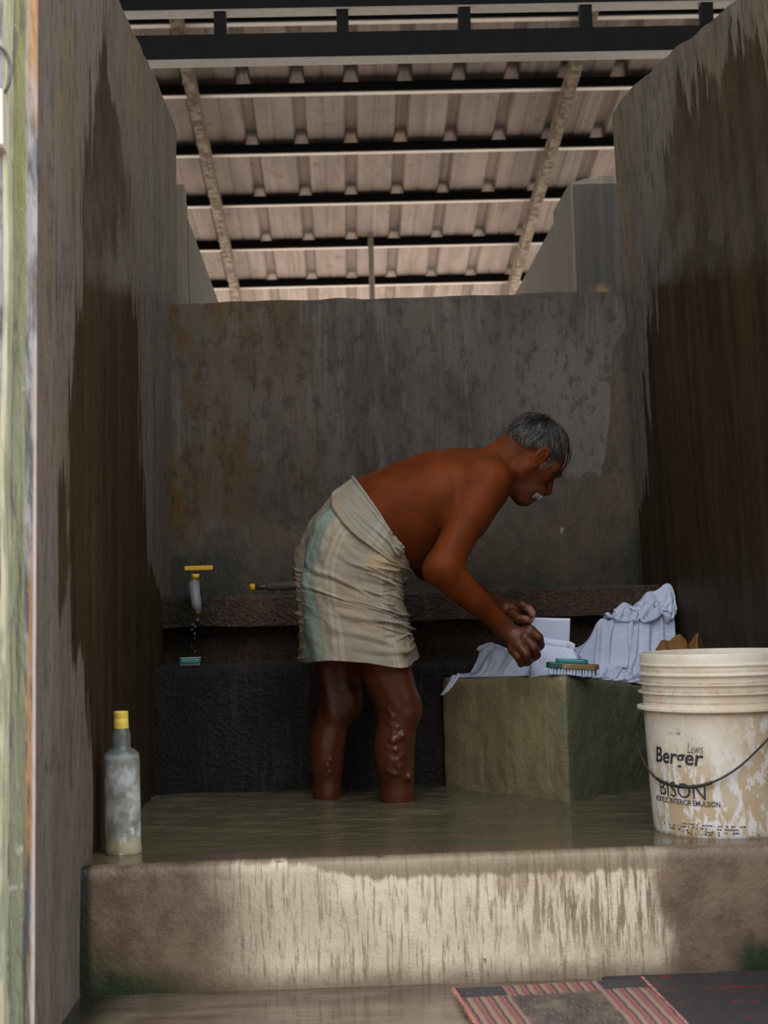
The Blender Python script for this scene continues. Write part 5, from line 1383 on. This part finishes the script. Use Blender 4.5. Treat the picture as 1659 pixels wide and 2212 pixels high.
# scrubbing brush lying on the black ledge
M_teal, M_teal2 = plain('teal_plastic', (.035, .19, .21), .28, .2, 40), plain('pale_teal', (.22, .33, .30), .35, .2)
sb_ = PY(411, 1432, 4.10); sbz = zt1+.006
sbr = empty('ledge_brush', (float(sb_[0]), 4.10, sbz), 'small teal scrubbing brush lying on the black ledge under the tap', 'brush')
Ms = Matrix.Translation(Vector((sb_[0], 4.10, sbz+.006))) @ Matrix.Rotation(math.radians(6), 4, 'Z')
v, f = rounded_rect_prism(.058, .034, .012, .007); MB().add([tuple(Ms @ Vector(p)) for p in v], f).obj('brush_back', M_teal, sbr, bevel=.003)
v, f = rounded_rect_prism(.060, .036, .0035, .008); Mt = Ms @ Matrix.Translation((0, 0, .0122)); MB().add([tuple(Mt @ Vector(p)) for p in v], f).obj('brush_top', M_teal2, sbr, bevel=.001)
mb = MB()
for i in range(12):
    for j in range(4):
        c = Ms @ Vector((-.025+i*.0045, -.012+j*.008, -.003)); mb.box((c.x-.0013, c.y-.0013, sbz), (c.x+.0013, c.y+.0013, sbz+.0065))
o = mb.obj('bristles', M_teal2, sbr); o['kind'] = 'stuff'
# pipe along the foot of the back wall
pp = empty('water_pipe', tuple(PY(545, 1272, 4.30)), 'grey water pipe with a yellow end fitting along the foot of the back wall', 'pipe')
PYp = 4.36
pw = lambda x, y: PY(x, y, PYp)
pzb = b1+.006+.012
ya_, yb_ = pw(578, 1268)[0], pw(880, 1268)[0]
zc_ = pw(600, 1267)[2]
M_pipe = plain('grey_pipe', (.135, .115, .105), .4, .4, 30, .3)
MB().tube([(ya_, PYp, zc_), (yb_, PYp, zc_+.006)], .0125, 16).obj('pipe_length', M_pipe, pp, smooth=True)
MB().tube([(pw(552, 1268)[0], PYp, zc_), (ya_+.005, PYp, zc_)], .0085, 14).obj('pipe_joint', plain('dark_joint', (.05, .045, .045), .4), pp, smooth=True)
MB().tube([(pw(539, 1268)[0], PYp, zc_), (pw(541, 1268)[0], PYp, zc_), (pw(551, 1268)[0], PYp, zc_)], [.006, .0105, .0105], 16).obj('end_fitting', M_yel, pp, smooth=True)
for x in (600, 860):
    c = pw(x, 1268)[0]; MB().box((c-.01, PYp-.008, b1-.002), (c+.01, PYp+.008, zc_-.010)).obj('pipe_rest', M_band, pp)

# ================================================================== SCRUBBING BRUSH ON THE STONE
p0, p1 = PY(1181, 1446, 3.70), PY(1293, 1453, 3.66)
bx_ = (p1-p0); Lb = np.linalg.norm(bx_[:2]); yawb = math.atan2(bx_[1], bx_[0])
cb_ = (p0+p1)/2; zs = stz(cb_[0], cb_[1])+.004
br_ = empty('scrubbing_brush', (float(cb_[0]), float(cb_[1]), float(zs)), 'wooden scrubbing brush with a teal top and white bristles on the stone\'s corner', 'brush')
tilt = math.atan2(p1[2]-p0[2], Lb)
Mr = Matrix.Translation(Vector((cb_[0], cb_[1], zs+.017))) @ Matrix.Rotation(yawb, 4, 'Z') @ Matrix.Rotation(-tilt*.9, 4, 'Y')
def wood_material():
    n = NT('worn_wood'); a = n.noise(1, 5, .7, (14, 90, 60)); c = n.mix(n.step(.35, .65, a), (.36, .25, .105), (.17, .10, .040)); return n.done(c, .45, n.bump(a, .3, .003))
M_wood = wood_material(); M_dteal = plain('dark_teal_paint', (.012, .085, .080), .3, .25, 60)
def loc_prism(L, Wd, Ht, r, Mx, name, mat, par, bev=.0025):
    v, f = rounded_rect_prism(L, Wd, Ht, r); return MB().add([tuple(Mx @ Vector(p)) for p in v], f).obj(name, mat, par, bevel=bev)
hb_ = loc_prism(Lb*.74, .046, .013, .014, Mr @ Matrix.Translation((Lb*.13, 0, 0)), 'brush_back', M_wood, br_)
loc_prism(Lb*.40, .044, .0145, .014, Mr @ Matrix.Translation((-Lb*.30, 0, -.0005)), 'painted_end', M_dteal, br_)
loc_prism(Lb*.62, .034, .010, .012, Mr @ Matrix.Translation((-.002, 0, .0135)), 'teal_grip', plain('bright_teal', (.030, .24, .27), .25, .2, 60), br_)
M_brist = plain('pale_blue_bristles', (.50, .58, .74), .5, .35, 120)
mb = MB(); rr = random.Random(5)
for i in range(15):
    for j in range(5):
        c = Vector((-Lb*.42+i*Lb*.84/14, -.017+j*.0085, 0))
        for k in range(4):
            d = Vector((rr.uniform(-.0020, .0020), rr.uniform(-.0018, .0018), 0)); t = Vector((rr.uniform(-.0018, .0018), rr.uniform(-.002, .002), -.0150))
            mb.tube([Mr @ (c+d), Mr @ (c+d*1.3+t)], [.0016, .0021], 5)
o = mb.obj('bristles', M_brist, br_); o['kind'] = 'stuff'

# ================================================================== MATS
def mat_obj(name, quad, mat, label, cat, parts=(), thick=.006, nx=90, ny=60, z0=.0056, seed=1):
    Q = [PZ(x, y, z0+thick) for x, y in quad]; V = []; U = []
    for j in range(ny):
        for i in range(nx):
            a, b = i/(nx-1), j/(ny-1)
            p = (Q[0]*(1-a)+Q[1]*a)*(1-b)+(Q[3]*(1-a)+Q[2]*a)*b
            ed = min(a, 1-a, b, 1-b)
            z = z0+thick+.003*max(0, float(fbm(a*6, b*4, seed, 3)))
            e = .004*float(fbm(a*20, b*20, seed+3, 2))*(ed < .01)
            V.append((p[0]+e, p[1]+e, z-(.003 if ed == 0 else 0))); U.append((a, b, 0))
    F_ = [(j*nx+i, (j+1)*nx+i, (j+1)*nx+i+1, j*nx+i+1) for j in range(ny-1) for i in range(nx-1)]
    base = np.mean(Q, 0); base[2] = z0
    o = mesh_obj(name, V, F_, mat, base=tuple(base), smooth=True)
    at = o.data.attributes.new('cloth_uv', 'FLOAT_VECTOR', 'POINT'); at.data.foreach_set('vector', np.asarray(U, np.float32).ravel())
    t = o.modifiers.new('thick', 'SOLIDIFY'); t.thickness = thick*.8; t.offset = -1
    return finish(o, label, cat), Q
def stripe_mat():
    n = NT('striped_rag_weave'); ua = n.attr('cloth_uv'); U, Vv = n.axis(0, ua), n.axis(1, ua)
    ws = n.noise(1, 3, .5, (6, 14, 1), src=ua); us = n.add(U, n.mul(n.sub(ws, .5), .022))
    t = n.math('FRACT', n.mul(us, 14.5))
    strp = n.ramp(t, [(0, (.30, .075, .06)), (.22, (.34, .10, .075)), (.26, (.055, .05, .075)), (.40, (.05, .045, .065)), (.44, (.24, .19, .13)), (.62, (.27, .21, .15)), (.66, (.40, .17, .12)), (.80, (.36, .13, .10)), (.84, (.12, .11, .10)), (1, (.14, .11, .10))])
    thread = n.noise(1, 2, .5, (180, 16, 1), src=ua)
    dark = n.mix(n.step(.42, .62, thread), (.045, .036, .034), (.115, .088, .07)); dark = n.mix(n.step(.45, .65, n.noise(5, 4, src=ua)), dark, (.15, .115, .085))
    inner = n.mul(n.mul(n.step(.24, .27, us), n.step(.74, .70, us)), n.step(.13, .18, Vv))
    top = n.mul(n.step(.155, .14, Vv), n.mx(n.step(.26, .24, us), n.step(.74, .76, us)))
    c = n.mix(inner, strp, dark); c = n.mix(top, c, (.040, .036, .042))
    c = n.mix(n.mul(n.step(.60, .66, thread), .4), c, (.30, .22, .18))
    h = n.add(n.noise(1, 2, .5, (30, 220, 1), src=ua), n.mul(thread, .8))
    return n.done(c, .85, n.bump(h, .6, .004))
mt, Q1 = mat_obj('striped_mat', [(980, 2134), (1387, 2110), (1560, 2290), (1095, 2310)], stripe_mat(), 'worn red striped woven mat lying on the floor before the step', 'mat')
M_frn = plain('pink_thread', (.42, .20, .16), .9, .3)
mb = MB(); rr = random.Random(2)
for side in (0, 1):
    a, b = (Q1[0], Q1[3]) if side == 0 else (Q1[1], Q1[2])
    for i in range(150):
        p = a+(b-a)*(i/149)+np.array([0, 0, -.001]); dx = (-1 if side == 0 else 1)*rr.uniform(.002, .006)
        mb.tube([p-np.array([dx*.6, 0, 0]), p+np.array([dx*.5, rr.uniform(-.003, .003), .001]), p+np.array([dx, rr.uniform(-.004, .004), -.003])], .0011, 3)
o = mb.obj('fringe', M_frn, mt); o['kind'] = 'stuff'
def dark_mat():
    n = NT('dark_stitched_weave'); ua = n.attr('cloth_uv'); U, Vv = n.axis(0, ua), n.axis(1, ua)
    c = n.mix(n.noise(9, 4, src=ua), (.020, .019, .024), (.042, .036, .038))
    row = n.math('FRACT', n.add(n.mul(Vv, 7.0), n.mul(n.sub(n.noise(4, 2, src=ua), .5), .25)))
    rm = n.mul(n.step(.30, .38, row), n.step(.58, .50, row)); dash = n.step(.52, .56, n.noise(1, 2, .5, (16, 9, 1), src=ua))
    c = n.mix(n.mul(n.mul(rm, dash), n.step(.35, .6, n.noise(5, 3, src=ua))), c, (.15, .016, .018))
    return n.done(c, n.lerp(n.noise(6, 3, src=ua), .35, .7), n.bump(n.noise(1, 2, .5, (90, 60, 1), src=ua), .6, .004))
mat_obj('dark_mat', [(1300, 2104), (1720, 2088), (1800, 2330), (1330, 2330)], dark_mat(), 'dark mat with rows of red stitches in the right front corner', 'mat', thick=.003, z0=.0006, seed=5)

# ================================================================== FITTINGS ON THE LEFT PILLAR
Mbx = plain('ivory_plastic', (.78, .74, .70), .4, .06)
c0_, c1_ = PY(-40, 207, yp), PY(16, 333, yp)
sw = empty('switch_box', (float(c0_[0]), yp, float(c1_[2])), 'ivory surface switch box on the whitewashed pillar', 'switch')
MB().box((c0_[0]-.03, yp-.036, c1_[2]), (c1_[0], yp+.001, c0_[2])).obj('box_body', plain('beige_plastic', (.50, .43, .34), .5, .1), sw, bevel=.003)
MB().box((c0_[0]-.028, yp-.040, c1_[2]+.004), (PY(6, 270, yp-.04)[0], yp-.0355, c0_[2]-.002)).obj('face_plate', Mbx, sw, bevel=.002)
MB().box((c0_[0]-.012, yp-.044, c1_[2]+.04), (c0_[0]+.006, yp-.0395, c1_[2]+.066)).obj('rocker', Mbx, sw, bevel=.001)
cl = PY(-8, 155, yp-.006); rl_ = 32/1300
pts = [(cl[0]+rl_*math.cos(t), yp-.006+.003*math.sin(3*t), cl[2]+rl_*1.75*math.sin(t)) for t in np.linspace(-1.9, 1.9, 40)]
o = MB().tube(pts, .0032, 8).obj('cable_loop', plain('grey_cable', (.10, .095, .08), .5), base=(float(cl[0]), yp, float(cl[2])), smooth=True)
finish(o, 'dark grey cable looped on the pillar above the switch box', 'cable')
